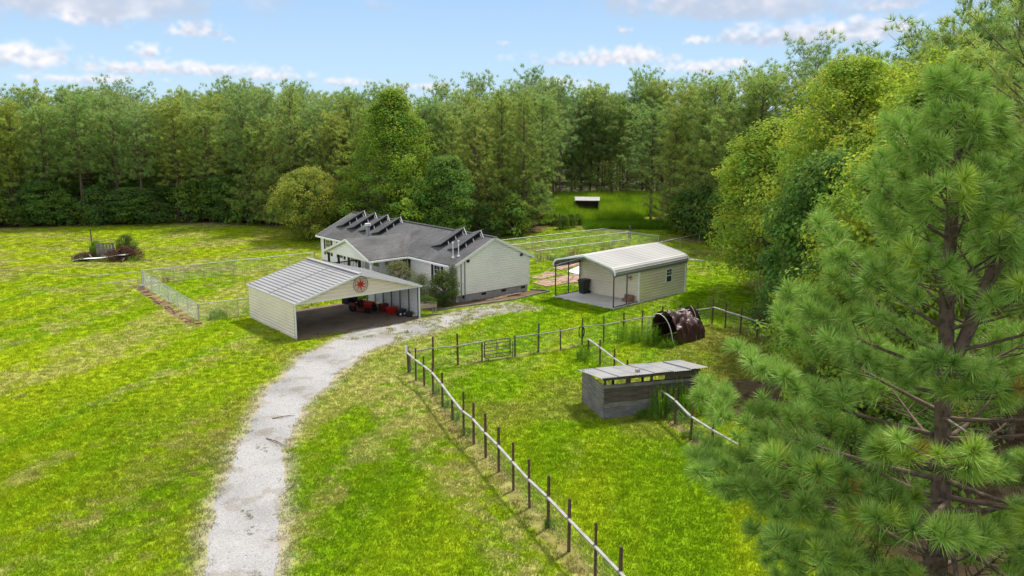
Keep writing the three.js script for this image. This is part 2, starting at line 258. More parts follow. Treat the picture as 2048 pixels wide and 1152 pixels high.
const treeLine = (x) => { const pts = [[-90, -103], [-62, -104.5], [-51, -107], [-38, -109], [-29, -106.5], [-20, -100], [-8, -99], [1.5, -98.5], [4.2, -104], [5.5, -139], [22, -139], [20, -104], [19.5, -98], [25, -84], [22, -70], [21, -58]]; for (let i = 1; i < 10; i++) if (x < pts[i][0]) { const a = pts[i - 1], b = pts[i]; return lerp(a[1], b[1], (x - a[0]) / (b[0] - a[0])); } return x < 22 ? -139 : -80; };
const rightWood = (z) => z > -44 ? 11.5 : z > -60 ? 18 : z > -75 ? 20.5 : 21;   // x beyond which the wood on the right begins
const CHAIN1 = [[-30.61, -69.06], [-29.96, -68.82], [-21.18, -56.53]];

const GREEN = [.19, .325, .005], YELL = [.325, .405, .009], DEEP = [.135, .25, .004], THATCH = [.40, .375, .12], DRY = [.29, .265, .06], SOIL = [.23, .155, .095], LITTER = [.10, .062, .035];
function groundAt(x, z) {                                                    // [colour, share of grass]
  const big = fbm(x * .07 + 31, z * .07 + 11, 3), mid = fbm(x * .33 + 5, z * .33 + 40, 4), fine = fbm(x * 1.7, z * 1.7 + 60, 3);
  const along = fbm((x * .97 + z * .24) * .75 + 70, (-x * .24 + z * .97) * .035, 3);      // mown swathes
  let c = mix3(GREEN, YELL, sstep(.26, .74, big * .45 + along * .55 + lerp(.09, -.15, sstep(-16, -4, x + (big - .5) * 10))));
  c = mix3(c, DEEP, sstep(.5, .8, mid) * .28);
  let g = 1;
  // dried clippings lie in swathes and loose patches
  const sw = fbm((x * .97 + z * .24) * .5 + 20, (-x * .24 + z * .97) * .045 + 5, 3), th = sstep(.53, .70, sw * .6 + fine * .24 + fbm(x * 4.1 + 3, z * 4.1, 2) * .2 + (fbm(x * .8 + 9, z * .8, 2) - .5) * .3);
  const dLane = lineD(x, z, [[-6.6, -43], [-3.6, -36], [-1.2, -31], [.6, -26.5], [2.4, -21]]);
  const lane = sstep(1.7, .4, Math.abs(dLane - .55)) * sstep(.42, .66, fine * .45 + mid * .35 + fbm(x * 4.3, z * 4.3 + 9, 2) * .3);
  c = mix3(c, THATCH, clamp(th * lerp(.7, .28, sstep(-9, 2, x)) + (x < 4 ? lane * .9 : 0), 0, .85));
  { const near = sstep(6.5, 1.2, segDrive(x, z)); c = mix3(c, DRY, near * sstep(.36, .62, mid * .6 + fine * .4) * .5); }
  if (x > -4 && x < 9 && z < -34 && z > -46) c = mix3(c, DRY, sstep(.42, .62, big * .4 + mid * .6) * .5 * sstep(-34, -37, z) * sstep(-46, -44, z));
  if (z < -66) { c = mix3(c, mix3(YELL, DRY, sstep(.45, .65, mid)), sstep(-66, -82, z) * .35); const bare = sstep(.62, .70, fbm(x * .16 + 3, z * .34 + 8, 3)); c = mix3(c, [.36, .29, .16], bare * .4); }
  if (x > 8 && z > -56 && z < -38) c = mix3(c, mix3(DRY, [.24, .19, .06], mid), sstep(8, 12.5, x + (fine - .5) * 3 + (mid - .5) * 5) * .62 * sstep(-56.5, -54, z) * sstep(-39, -43, z + (mid - .5) * 6));
  // bare soil along the fences
  const strip = (d, w, amt) => { const k = sstep(w, w * .35, d + (fine - .5) * .55 + (mid - .5) * .5) * amt; c = mix3(c, mix3(SOIL, THATCH, sstep(.4, .7, fine) * .55), k); g = Math.min(g, 1 - k); };
  if (x > -9 && x < 6) strip(lineD(x, z, FA.map(([a, b]) => [a - .2, b - .06])), .45, .62);
  if (z < -44 && z > -58 && x > -7) { strip(lineD(x, z, FB), .36, .55); }
  if (x > 4 && z < -30) strip(lineD(x, z, FD2), .4, .8);
  if (x < -20) strip(lineD(x, z, CHAIN1.map(([a, b]) => [a - .35, b + .3])), .62, .95);
  if (z < -56 && x < -14) strip(Math.min(segD(x, z, -29.9, -69.9, -18, -78.8), segD(x, z, -21.2, -56.5, -15, -61.2)), .28, .75);
  const dd = driveD(x, z); if (dd < 2) { const k = sstep(.5 + mid * .7, -.1, dd + (fine - .5) * .7); c = mix3(c, mix3([.33, .27, .17], [.40, .37, .33], fine), k * .9); const over = z < -52 ? sstep(.46, .56, fbm(x * .9 + 4, z * .9 + 2, 3) + sstep(-56, -61, z) * .10 + (dd > -.7 ? .1 : 0)) * .8 : 0; g = Math.min(g, dd < .02 ? over : 1 - k * .75); if (dd < .02 && over > 0) c = mix3(YELL, DRY, fine); }
  if (z < -50 && z > -64 && inBox(CAR, x, z, -1, 11, -.2, 2.6)) c = mix3(c, DRY, sstep(.4, .6, fine) * .5);
  if (inBox(HOUSE, x, z, .2, 8.2, -.1, 1.5) || inBox(HOUSE, x, z, -2.8, .4, -6, 1.2)) { c = mix3(SOIL, [.13, .09, .05], mid); g = sstep(.5, .62, fine) * .4; }
  // garden plots and bare red clay behind the house
  if (x > -2 && x < 17 && z < -72 && z > -98) { const row = Math.sin((x * .59 + z * .81) * 1.6), k = sstep(.1, .8, row * .5 + (mid - .5) * 2.4) * sstep(-72, -75, z) * sstep(-97, -94, z); c = mix3(c, mix3([.25, .19, .10], [.36, .24, .16], fine), k * .6); g *= 1 - k * .4; }
  // leaf and needle litter under the trees
  const tl = treeLine(x), lit = Math.max(x < 4.5 || x > 21 ? sstep(2.5, -1.5, z - tl + (mid - .5) * 7) : 0, sstep(-2.5, 1.5, x - rightWood(z) + (mid - .5) * 5));
  c = mix3(c, mix3(LITTER, [.16, .11, .06], fine), lit); g = Math.min(g, 1 - lit * .95);
  return [c, g];
}

// ---------------------------------------------------------------- ground
{
  const t = tex(512, 512, (u, v) => { const n = tfbm(u, v, 6, 6), m = tfbm(u + .3, v + .6, 3, 4), c = mix3([.05, .036, .02], [.045, .06, .012], sstep(.42, .62, m)); return c.map((x) => x * (.5 + n)); }, 22);
  const g = new THREE.PlaneGeometry(6000, 6000); g.rotateX(-Math.PI / 2); const uv = g.attributes.uv; for (let i = 0; i < uv.count; i++) uv.setXY(i, uv.getX(i) * 6000, uv.getY(i) * 6000);
  const m = structure('ground', g, std({ map: t, roughness: 1 })); m.position.y = -.012;
  const X0 = -105, X1 = 45, Z0 = -145, Z1 = 8, N = 1900;
  const map = tex(N, N, (u, v) => { const x = X0 + u * (X1 - X0), z = Z1 - v * (Z1 - Z0); if (Math.abs(x) > .62 * -z + 26) return [GREEN[0] * 1.15, GREEN[1] * 1.05, GREEN[2]]; const [c] = groundAt(x, z), k = .74 + .4 * fbm(x * 5, z * 5, 2); return [c[0] * k, c[1] * k, c[2] * k]; });
  map.repeat.set(1, 1); map.wrapS = map.wrapT = THREE.ClampToEdgeWrapping;
  const bump = tex(512, 512, (u, v) => tfbm(u, v, 12, 5), 1, false); bump.repeat.set(52, 60);
  const lg = new THREE.PlaneGeometry(X1 - X0, Z1 - Z0, 2, 2); lg.rotateX(-Math.PI / 2);
  const lawn = structure('lawn', lg, new THREE.MeshPhysicalMaterial({ map, bumpMap: bump, bumpScale: .05, roughness: 1, specularIntensity: .1 })); lawn.position.set((X0 + X1) / 2, 0, (Z0 + Z1) / 2);
}
{ // gravel drive
  const g = new GB(); for (let i = 0; i + 1 < driveL.length; i++) { const a = driveL[i], b = driveL[i + 1], c = driveR[i + 1], d = driveR[i]; const base = g.p.length / 3; for (const q of [a, d, c, b]) g.vert(q.x, .006, q.z, 0, 1, 0, q.x, q.z); g.i.push(base, base + 1, base + 2, base, base + 2, base + 3); }
  const map = tex(1024, 1024, (u, v) => { const n = tfbm(u, v, 4, 5), f = tfbm(u, v, 128, 2), s = HASH[(Math.floor(u * 512) * 131 + Math.floor(v * 512) * 7919) & 65535], k = .74 + .40 * (n - .5) + .32 * (f - .5) + .24 * (s - .5), w = sstep(.58, .72, tfbm(u + .5, v + .2, 6, 4)); return mix3([.45 * k, .435 * k, .425 * k], [.34 * k, .31 * k, .26 * k], w * .75); }, 6);
  const bm = tex(512, 512, (u, v) => tfbm(u, v, 64, 3), 1.5, false);
  structure('gravel_drive', g, std({ map, bumpMap: bm, bumpScale: .02, roughness: 1 }));
}

// ---------------------------------------------------------------- low fences of the paddock
const rail = (g, a, b, ya, yb, w = .1, h = .045) => g.beam(V(a[0], ya, a[1]), V(b[0], yb, b[1]), w, h);
function postFence(label, pts, opt = {}) {
  const f = thing('paddock_fence', label, 'fence', undefined), r = rng(opt.seed ?? 3);
  for (const [k, [x, z, h]] of pts.entries()) {
    const g = new GB(), rad = (opt.rad ?? .052) * (.9 + r() * .25), lx = (r() - .5) * .07, lz = (r() - .5) * .05; g.tube([V(x, -.15, z), V(x + lx * .5, h * .5, z + lz * .5), V(x + lx, h, z + lz)], [rad * 1.05, rad, rad * .95], 9);
    part('post', g, opt.dark && opt.dark.includes(k) ? M.postWood : M.rustPost, f);
  }
  const gap = opt.gap ?? -1, rh = opt.rh ?? 1.16;
  for (let i = 0; i + 1 < pts.length; i++) {
    if (i === gap) continue; const a = pts[i], b = pts[i + 1], g = new GB(), dx = b[0] - a[0], dz = b[1] - a[1], l = Math.hypot(dx, dz), o = (opt.side ?? -1) * .07, nx = -dz / l * o, nz = dx / l * o;
    const ya = rh + Math.sin(i * 2.1) * .035, yb = rh + Math.sin((i + 1) * 2.1) * .035;
    rail(g, [a[0] + nx, a[1] + nz], [b[0] + nx, b[1] + nz], ya, yb); part('rail', g, opt.dull ? M.dullRail : M.rail, f);
  }
  const w = new GB();
  for (let i = 0; i + 1 < pts.length; i++) {
    if (i === gap) continue; const a = pts[i], b = pts[i + 1], l = Math.hypot(b[0] - a[0], b[1] - a[1]);
    for (let y = .08; y < 1.12; y += .17) w.tube([V(a[0], y, a[1]), V(b[0], y, b[1])], .0028, 3, false);
    for (let s = .15; s < l; s += .15) { const t = s / l, x = lerp(a[0], b[0], t), z = lerp(a[1], b[1], t); w.tube([V(x, .04, z), V(x, 1.1, z)], .0022, 3, false); }
  }
  part('wire_mesh', w, M.wire, f, 'stuff');
  return f;
}
postFence('long paddock fence with rusty posts and pale top rail beside the gravel drive', FA, { seed: 3, side: 1 });
postFence('paddock fence with dark posts and grey rail on both sides of the tube gate', [[-5.58, -45.3, 1.2], ...FB], { seed: 8, dull: 1, gap: 3, dark: [0, 3, 4, 5, 6, 7, 8], side: 1 });
postFence('short paddock fence running from behind the tarp shelter into the trees', FC.slice(1), { seed: 11, side: 1 });
postFence('short divider fence behind the weathered run-in shed', FD, { seed: 17, side: 1, rh: 1.05 });
postFence('divider fence with pale rail running from the run-in shed to the large pine', FD2, { seed: 23, side: 1, rh: 1.12 });
{ const g = new GB(); g.beam(V(13.39, 1.18, -56.1), V(13.99, 1.16, -54.95), .13, .045); single('rail_board', g, M.rail, 'single pale rail board at the back corner of the paddock fence', 'rail'); }
{ // white reflector board on the corner post
  const g = new GB(); g.box(-.07, 1.1, -.02, .07, 1.55, .02); single('marker_board', g, M.white, 'small white marker board on the corner post of the paddock fence', 'board', undefined, [-5.72, 0, -45.02], .4);
}
{ // tube gate
  const a = V(-1.57, .12, -47.42), b = V(-.11, .12, -48.2), h = 1.06, f = thing('tube_gate', 'dark metal tube gate with rounded corners in the paddock fence', 'gate', undefined, [a.x, 0, a.z]);
  const d = b.clone().sub(a), L = Math.hypot(d.x, d.z); f.rotation.y = -Math.atan2(d.z, d.x);
  const o = new GB(), R = .12, pts = []; for (const [cx, cy, s] of [[L - R, .14 + R, -90], [L - R, .1 + h - R, 0], [R, .1 + h - R, 90], [R, .14 + R, 180]]) for (let k = 0; k <= 4; k++) { const t = (s + k * 22.5) * Math.PI / 180; pts.push(V(cx + R * Math.cos(t), cy + R * Math.sin(t), 0)); }
  pts.push(pts[0].clone()); o.tube(pts, .032, 7, false); part('gate_frame', o, M.darkPole, f);
  for (let k = 1; k <= 4; k++) { const g = new GB(), y = .14 + (h - .04) * k / 5; g.cyl(V(.02, y, 0), V(L - .02, y, 0), .026); part('gate_bar', g, M.darkPole, f); }
  const u = new GB(); u.cyl(V(L * .48, .14, 0), V(L * .48, .1 + h, 0), .018); part('gate_brace', u, M.darkPole, f);
  const s = new GB(); s.cyl(V(.04, -.1, -48.24), V(.04, .95, -48.24), .022); single('gate_stake', s, M.darkPole, 'thin dark stake beside the latch end of the tube gate', 'stake');
}
{ // hose loop on a post
  const g = new GB(); for (const [k, r] of [[0, .17], [1, .19]]) { const p = []; for (let i = 0; i <= 20; i++) { const t = i / 20 * Math.PI * 2; p.push(V(r * Math.cos(t) - .1, .95 + .36 * Math.sin(t) - .1, .09 + k * .03)); } g.tube(p, .022, 6, false); }
  single('hose_loop', g, M.rubber, 'coiled black hose hung on a paddock fence post', 'hose', undefined, [4.27, 0, -50.84], .4);
}

// ---------------------------------------------------------------- chain link
function chainFence(label, pts, opt = {}) {
  const f = thing('chain_link_fence', label, 'fence'), h = opt.h ?? 1.22; let w = new GB();
  for (let i = 0; i < pts.length; i++) {
    const a = pts[i]; const p = new GB(); p.cyl(V(a[0], -.1, a[1]), V(a[0], h + .06, a[1]), .045, .045, 8); part('corner_post', p, M.galv, f);
    if (i + 1 === pts.length) break; const b = pts[i + 1], l = Math.hypot(b[0] - a[0], b[1] - a[1]), at = (s, y) => V(lerp(a[0], b[0], s / l), y, lerp(a[1], b[1], s / l));
    const r = new GB(); r.cyl(at(0, h), at(l, h), .027, .027, 7); part('top_rail', r, M.galv, f);
    const n = Math.round(l / 2.6); for (let k = 1; k < n; k++) { const q = new GB(); q.cyl(at(l * k / n, -.1), at(l * k / n, h), .026, .026, 7); part('line_post', q, M.galv, f); }
    const sp = opt.sp ?? .075; for (let s = -h; s < l; s += sp) for (const d of [1, -1]) { let s0 = s, s1 = s + h, y0 = .04, y1 = h; if (s0 < 0) { y0 += -s0 / h * (h - .04); s0 = 0; } if (s1 > l) { y1 -= (s1 - l) / h * (h - .04); s1 = l; } w.tube(d > 0 ? [at(s0, y0), at(s1, y1)] : [at(s0, h + .04 - y0), at(s1, h + .04 - y1)], opt.r ?? .0026, 3, false); }
  }
  part('link_mesh', w, M.chain, f, 'stuff'); return f;
}
chainFence('galvanised chain link fence around the front yard beside the carport', [[-18.2, -78.5], [-30.3, -69.3], [-29.9, -68.7], [-21.18, -56.7], [-14.6, -61.4]]);
chainFence('chain link fence closing the back edge of the garden behind the house', [[-2, -85.4], [10.1, -94.65], [15.3, -89.2]], { sp: .1 });
chainFence('middle chain link fence between the garden plots behind the house', [[-1, -82.2], [12.7, -92.2]], { sp: .1 });
chainFence('near chain link fence of the garden plots behind the house', [[2.2, -79.4], [12, -87]], { sp: .1 });
{ const f = thing('pipe_fence', 'low pipe rail running from the garden fence to the trees', 'fence'); for (const s of [0, .5, 1]) { const p = new GB(), x = lerp(14.9, 20.2, s), z = lerp(-86.2, -92.2, s); p.cyl(V(x, -.1, z), V(x, 1.0, z), .03); part('post', p, M.galv, f); } const g = new GB(); g.cyl(V(14.9, 1, -86.2), V(20.2, 1, -92.2), .03); part('rail', g, M.galv, f); }
for (const [nm, label, x0, z0, x1, z1] of [['yard_gate', 'open galvanised pipe gate sticking out from the front yard corner post', -33.1, -67.6, -30.55, -69.15], ['yard_gate', 'small galvanised gate panel just inside the front yard fence corner', -29.7, -69.9, -27.5, -71.1]]) {
  const f = thing(nm, label, 'gate'), at = (s, y) => V(lerp(x0, x1, s), y, lerp(z0, z1, s)); for (const y of [.42, 1.12]) { const g = new GB(); g.cyl(at(0, y), at(1, y), .024); part('gate_bar', g, M.galv, f); }
  for (const s of [0, 1]) { const g = new GB(); g.cyl(at(s, -.02), at(s, 1.12), .024); part('gate_post', g, M.galv, f); }
}
{ const g = new GB(), p = []; for (let i = 0; i <= 30; i++) { const t = i / 30; p.push(V(lerp(-33.1, -62, t), 1.05 - .5 * 4 * t * (1 - t) * .35, lerp(-67.6, -78.2, t))); } g.tube(p, .016, 5, false); single('cable', g, M.darkPole, 'dark cable strung across the lawn from the open yard gate', 'cable');
  const q = new GB(); q.cyl(V(-62, 0, -78.2), V(-62, 1.2, -78.2), .04); single('cable_post', q, M.postWood, 'dark wooden post holding the far end of the lawn cable', 'post'); }

// ---------------------------------------------------------------- corrugated sheet: ribs run from a along A, spaced along B
function ribbed(g, o, A, B, la, lb, pitch, depth, flat = .72) {
  const n = A.clone().cross(B).normalize(), at = (s, t, d) => o.clone().addScaledVector(A, s).addScaledVector(B, t).addScaledVector(n, d), N = Math.max(1, Math.round(lb / pitch)), p = lb / N;
  for (let k = 0; k < N; k++) { const c = [[0, 0], [flat * p, 0], [(flat + .08) * p, depth], [.92 * p, depth], [p, 0]]; for (let j = 0; j < 4; j++) g.quad(at(0, k * p + c[j][0], c[j][1]), at(la, k * p + c[j][0], c[j][1]), at(la, k * p + c[j + 1][0], c[j + 1][1]), at(0, k * p + c[j + 1][0], c[j + 1][1]), 0, k * p); }
  return g;
}
function ribbedGable(g, z, xa, xb, y0, top, pitch, depth, sg = 1) {          // horizontal ribs clipped under a roof line top(x)
  const yMax = top((xa + xb) / 2); const span = (y) => { let a = xa, b = xb, m = (xa + xb) / 2; if (top(xa) < y) { let l = xa, h = m; for (let i = 0; i < 30; i++) { const c = (l + h) / 2; top(c) < y ? l = c : h = c; } a = h; l = m; h = xb; for (let i = 0; i < 30; i++) { const c = (l + h) / 2; top(c) < y ? h = c : l = c; } b = l; } return [a, b]; };
  for (let y = y0; y < yMax - .005; y += pitch) { const c = [[0, 0], [.74, 0], [.82, depth], [.92, depth], [1, 0]]; for (let j = 0; j < 4; j++) { const ya = Math.min(yMax - .004, y + c[j][0] * pitch), yb = Math.min(yMax - .002, y + c[j + 1][0] * pitch), [a, b] = span(ya), [d, e] = span(yb); if (sg > 0) g.quad(V(a, ya, z + c[j][1]), V(b, ya, z + c[j][1]), V(e, yb, z + c[j + 1][1]), V(d, yb, z + c[j + 1][1]), a, ya); else g.quad(V(b, ya, z - c[j][1]), V(a, ya, z - c[j][1]), V(d, yb, z - c[j + 1][1]), V(e, yb, z - c[j + 1][1]), a, ya); } }
}

// ---------------------------------------------------------------- carport
{
  const W = 9.1, Dp = 7.25, h = 2.3, rise = 1.28, f = thing('carport', 'two-bay metal carport with grey ribbed roof and tan gable beside the gravel drive', 'carport', undefined, [CAR.x, 0, CAR.z], -CAR.yaw);
  const top = (x) => h + rise * (1 - Math.abs(x - W / 2) / (W / 2));
  const slope = Math.hypot(W / 2 + .12, rise * (1 + .24 / W)), ang = Math.atan2(rise, W / 2);
  for (const s of [1, -1]) {
    const g = new GB(), o = V(s > 0 ? -.12 : W + .12, h - .12 * Math.tan(ang) + .05, s > 0 ? -Dp - .25 : .22), B = V(s * Math.cos(ang), Math.sin(ang), 0), A = V(0, 0, s > 0 ? 1 : -1);
    ribbed(g, o, A, B, Dp + .47, slope, .3, .05); const u = new GB(); part('roof_panel', g, M.metalRoof, f);
    u.beam(V(s > 0 ? -.12 : W + .12, h - .05, .235), V(W / 2, top(W / 2) + .03, .235), .03, .13, V(0, 1, 0)); part('gable_trim', u, M.white, f);
  }
  const rc = new GB(); rc.beam(V(W / 2, h + rise + .105, -Dp - .26), V(W / 2, h + rise + .105, .23), .3, .03); part('ridge_cap', rc, M.metalRoof, f);
  const lw = new GB(); ribbed(lw, V(-.03, .03, -Dp), V(0, 0, 1), V(0, 1, 0), Dp, h - .05, .205, .04); part('side_wall', lw, M.tanPanel, f);
  const rw = new GB(); ribbed(rw, V(W + .03, .03, 0), V(0, 0, -1), V(0, 1, 0), Dp, h - .05, .205, .04); part('side_wall', rw, M.white, f);
  const gp1 = new GB(); ribbedGable(gp1, .05, 0, W, h - .05, (x) => top(x) - .01, .205, .04); part('gable_panel', gp1, M.tanPanel, f);
  const gt = new GB(); gt.box(0, h - .13, 0, W, h - .05, .045); part('gable_beam', gt, M.white, f);
  for (const [x, m] of [[-.02, M.white], [W - .06, M.white]]) { const g = new GB(); g.box(x, -.02, .0, x + .08, h, .09); part('corner_post', g, m, f); }
  for (let k = 0; k <= 6; k++) for (const x of [.03, W - .05]) { const g = new GB(), z = -.05 - k * (Dp - .12) / 6; g.box(x - .03, 0, z - .05, x + .03, h - .02, z); part('frame_post', g, M.darkPole, f); }
  for (let k = 0; k <= 6; k++) { const z = -.08 - k * (Dp - .12) / 6, g = new GB(); for (const s of [0, W]) g.beam(V(s ? W - .03 : .03, h - .03, z), V(W / 2, h + rise - .06, z), .06, .06); part('rafter', g, M.galv, f); }
  const seam = new GB(); for (const [x0, x1] of [[-.1, W / 2], [W / 2, W + .1]]) seam.beam(V(x0, top(x0) + .085, -Dp * .5), V(x1, top(x1) + .085, -Dp * .5), .035, .02); part('roof_seam', seam, M.greyTrim, f);
  const fl = new GB(), r = rng(5); { const N = 40, edge = []; for (let i = 0; i <= N; i++) edge.push(.35 + (fbm(i * .4, 3, 3) - .5) * 1.2); for (let i = 0; i < N; i++) { const x0 = .05 + (W - .1) * i / N, x1 = .05 + (W - .1) * (i + 1) / N; fl.quad(V(x0, .01, edge[i]), V(x1, .01, edge[i + 1]), V(x1, .01, -Dp - .3), V(x0, .01, -Dp - .3), x0, 0); } }
  part('dirt_floor', fl, M.dirt, f);
  const st = thing('compass_star', 'round metal ornament with a red eight-pointed star on the carport gable', 'ornament', undefined, [...[CAR.out(4.6, .1)].flatMap(([x, z]) => [x, 2.95, z])], -CAR.yaw);
  for (const [rr, w] of [[.52, .018], [.40, .01]]) { const g = new GB(), p = []; for (let i = 0; i <= 40; i++) { const t = i / 40 * Math.PI * 2; p.push(V(rr * Math.cos(t), rr * Math.sin(t), .03)); } g.tube(p, w, 6, false); part('ring', g, M.darkRed, st); }
  const sg = new GB(), pts = []; for (let i = 0; i < 16; i++) { const t = i / 16 * Math.PI * 2 + Math.PI / 2, q = i % 2 ? .125 : i % 4 ? .37 : .40; pts.push([q * Math.cos(t), q * Math.sin(t)]); } sg.prism(pts, .03, .06); part('star', sg, M.red, st);
  const bg = new GB(); for (let i = 0; i < 4; i++) { const t = i * Math.PI / 4 + .2; bg.cyl(V(-.51 * Math.cos(t), -.51 * Math.sin(t), .02), V(.51 * Math.cos(t), .51 * Math.sin(t), .02), .007, .007, 5); } part('spoke', bg, M.darkRed, st);
}
{ // what stands in the carport
  const at = (x, z) => { const [a, b] = CAR.out(x, z); return [a, 0, b]; };
  const f = thing('riding_mower', 'red and black riding mower with high seat parked in the carport', 'mower', undefined, at(7.1, -4.3), -CAR.yaw + .35);
  const wheel = (x, z, r, w) => { const o = new THREE.Group(); o.name = 'wheel'; f.add(o); const t = new GB(), p = [], q = []; for (let i = 0; i <= 16; i++) { const a = i / 16 * Math.PI * 2; p.push(V(x, r + (r - .05) * Math.cos(a), z + (r - .05) * Math.sin(a))); } t.tube(p, w * .42, 8, false); part('tyre', t, M.rubber, o); const g = new GB(); g.cyl(V(x - w * .3, r, z), V(x + w * .3, r, z), r * .55, r * .55, 12); part('rim', g, M.plastic, o); };
  wheel(-.46, -.55, .29, .26); wheel(.46, -.55, .29, .26); wheel(-.38, .75, .2, .2); wheel(.38, .75, .2, .2);
  const hood = new GB(); hood.prism([[-.24, .34], [.24, .34], [.26, .62], [.17, .78], [-.17, .78], [-.26, .62]], .25, 1.0); part('hood', hood, M.red, f);
  const grille = new GB(); grille.box(-.2, .36, 1.0, .2, .62, 1.04); part('grille', grille, M.plastic, f);
  for (const s of [-1, 1]) { const fe = new GB(); fe.prism([[s * .45 - .15, .42], [s * .45 + .15, .42], [s * .45 + .15, .64], [s * .45 - .12, .66]], -.85, -.2); part('fender', fe, M.darkRed, f); }
  const deck = new GB(); deck.prism([[-.6, .12], [.6, .12], [.58, .3], [-.58, .3]], -.15, .55); part('mower_deck', deck, M.darkRed, f);
  const seat = new GB(); seat.prism([[-.24, .66], [.24, .66], [.26, .78], [-.26, .78]], -.72, -.22); seat.beam(V(0, .74, -.72), V(0, 1.22, -.86), .48, .1, V(0, 0, 1)); part('seat', seat, M.plastic, f);
  const sw = new GB(); sw.cyl(V(0, .7, .3), V(0, 1.0, .08), .025); const wp = []; for (let i = 0; i <= 14; i++) { const t = i / 14 * Math.PI * 2; wp.push(V(.17 * Math.cos(t), 1.0 + .1 * Math.sin(t), .08 + .12 * Math.sin(t))); } sw.tube(wp, .018, 6, false); part('steering_wheel', sw, M.plastic, f);
  const ro = new GB(); ro.tube([V(-.35, .6, -.8), V(-.35, 1.45, -.9), V(-.28, 1.6, -.92), V(.28, 1.6, -.92), V(.35, 1.45, -.9), V(.35, .6, -.8)], .03, 7); part('roll_bar', ro, M.plastic, f);
  const bag = new GB(); bag.prism([[-.5, .45], [.5, .45], [.46, 1.25], [-.46, 1.25]], -1.55, -1.0); part('grass_bagger', bag, M.plastic, f);
  const tote = (label, x, z, w, h, d, m, turn) => { const t = thing('storage_bin', label, 'bin', undefined, at(x, z), turn), b = new GB(); b.hexa([V(-w * .45, 0, d * .45), V(w * .45, 0, d * .45), V(w * .45, 0, -d * .45), V(-w * .45, 0, -d * .45), V(-w / 2, h, d / 2), V(w / 2, h, d / 2), V(w / 2, h, -d / 2), V(-w / 2, h, -d / 2)]); part('tub', b, m, t); const l = new GB(); l.box(-w * .53, h, -d * .53, w * .53, h + .05, d * .53); part('lid', l, m, t); return t; };
  tote('bright red storage bin against the carport side wall', 8.3, -2.35, .75, .42, .5, M.red, .7);
  tote('dark red storage bin behind the bright red bin in the carport', 8.2, -3.3, .6, .5, .45, M.darkRed, .5);
  const bx = tote('black equipment case with white stickers inside the carport entrance', 8.45, -1.35, .62, .42, .45, M.plastic, .6); for (const [x, w] of [[-.15, .12], [.16, .1]]) { const g = new GB(); g.box(x - w / 2, .12, .226, x + w / 2, .24, .232); part('sticker', g, M.white, bx); }
  tote('small black case beside the stickered equipment case in the carport', 8.75, -.75, .4, .3, .35, M.plastic, .4);
  const can = thing('fuel_can', 'small red fuel can at the foot of the carport wall', 'can', undefined, at(8.5, -3.9), .4), cb = new GB(); cb.prism([[-.14, 0], [.14, 0], [.14, .26], [.02, .32], [-.14, .32]], -.1, .1); part('can_body', cb, M.red, can); const cs = new GB(); cs.cyl(V(.05, .3, 0), V(.16, .42, 0), .018); part('spout', cs, M.plastic, can);
  const sw2 = thing('push_mower', 'small dark push mower deep inside the carport beside the riding mower', 'mower', undefined, at(8.0, -4.9), 1.0), sb = new GB(); sb.prism([[-.28, .1], [.28, .1], [.2, .3], [-.2, .3]], -.3, .3); sb.cyl(V(0, .28, 0), V(0, .45, 0), .14, .12, 10); part('deck', sb, M.darkRed, sw2); const hb = new GB(); hb.tube([V(-.22, .25, -.3), V(-.2, .95, -.95), V(.2, .95, -.95), V(.22, .25, -.3)], .015, 6); part('handle', hb, M.plastic, sw2); for (const [x, z] of [[-.3, .25], [.3, .25], [-.3, -.25], [.3, -.25]]) { const w = new GB(); w.cyl(V(x - .02, .1, z), V(x + .02, .1, z), .1, .1, 12); part('wheel', w, M.rubber, sw2); }
}

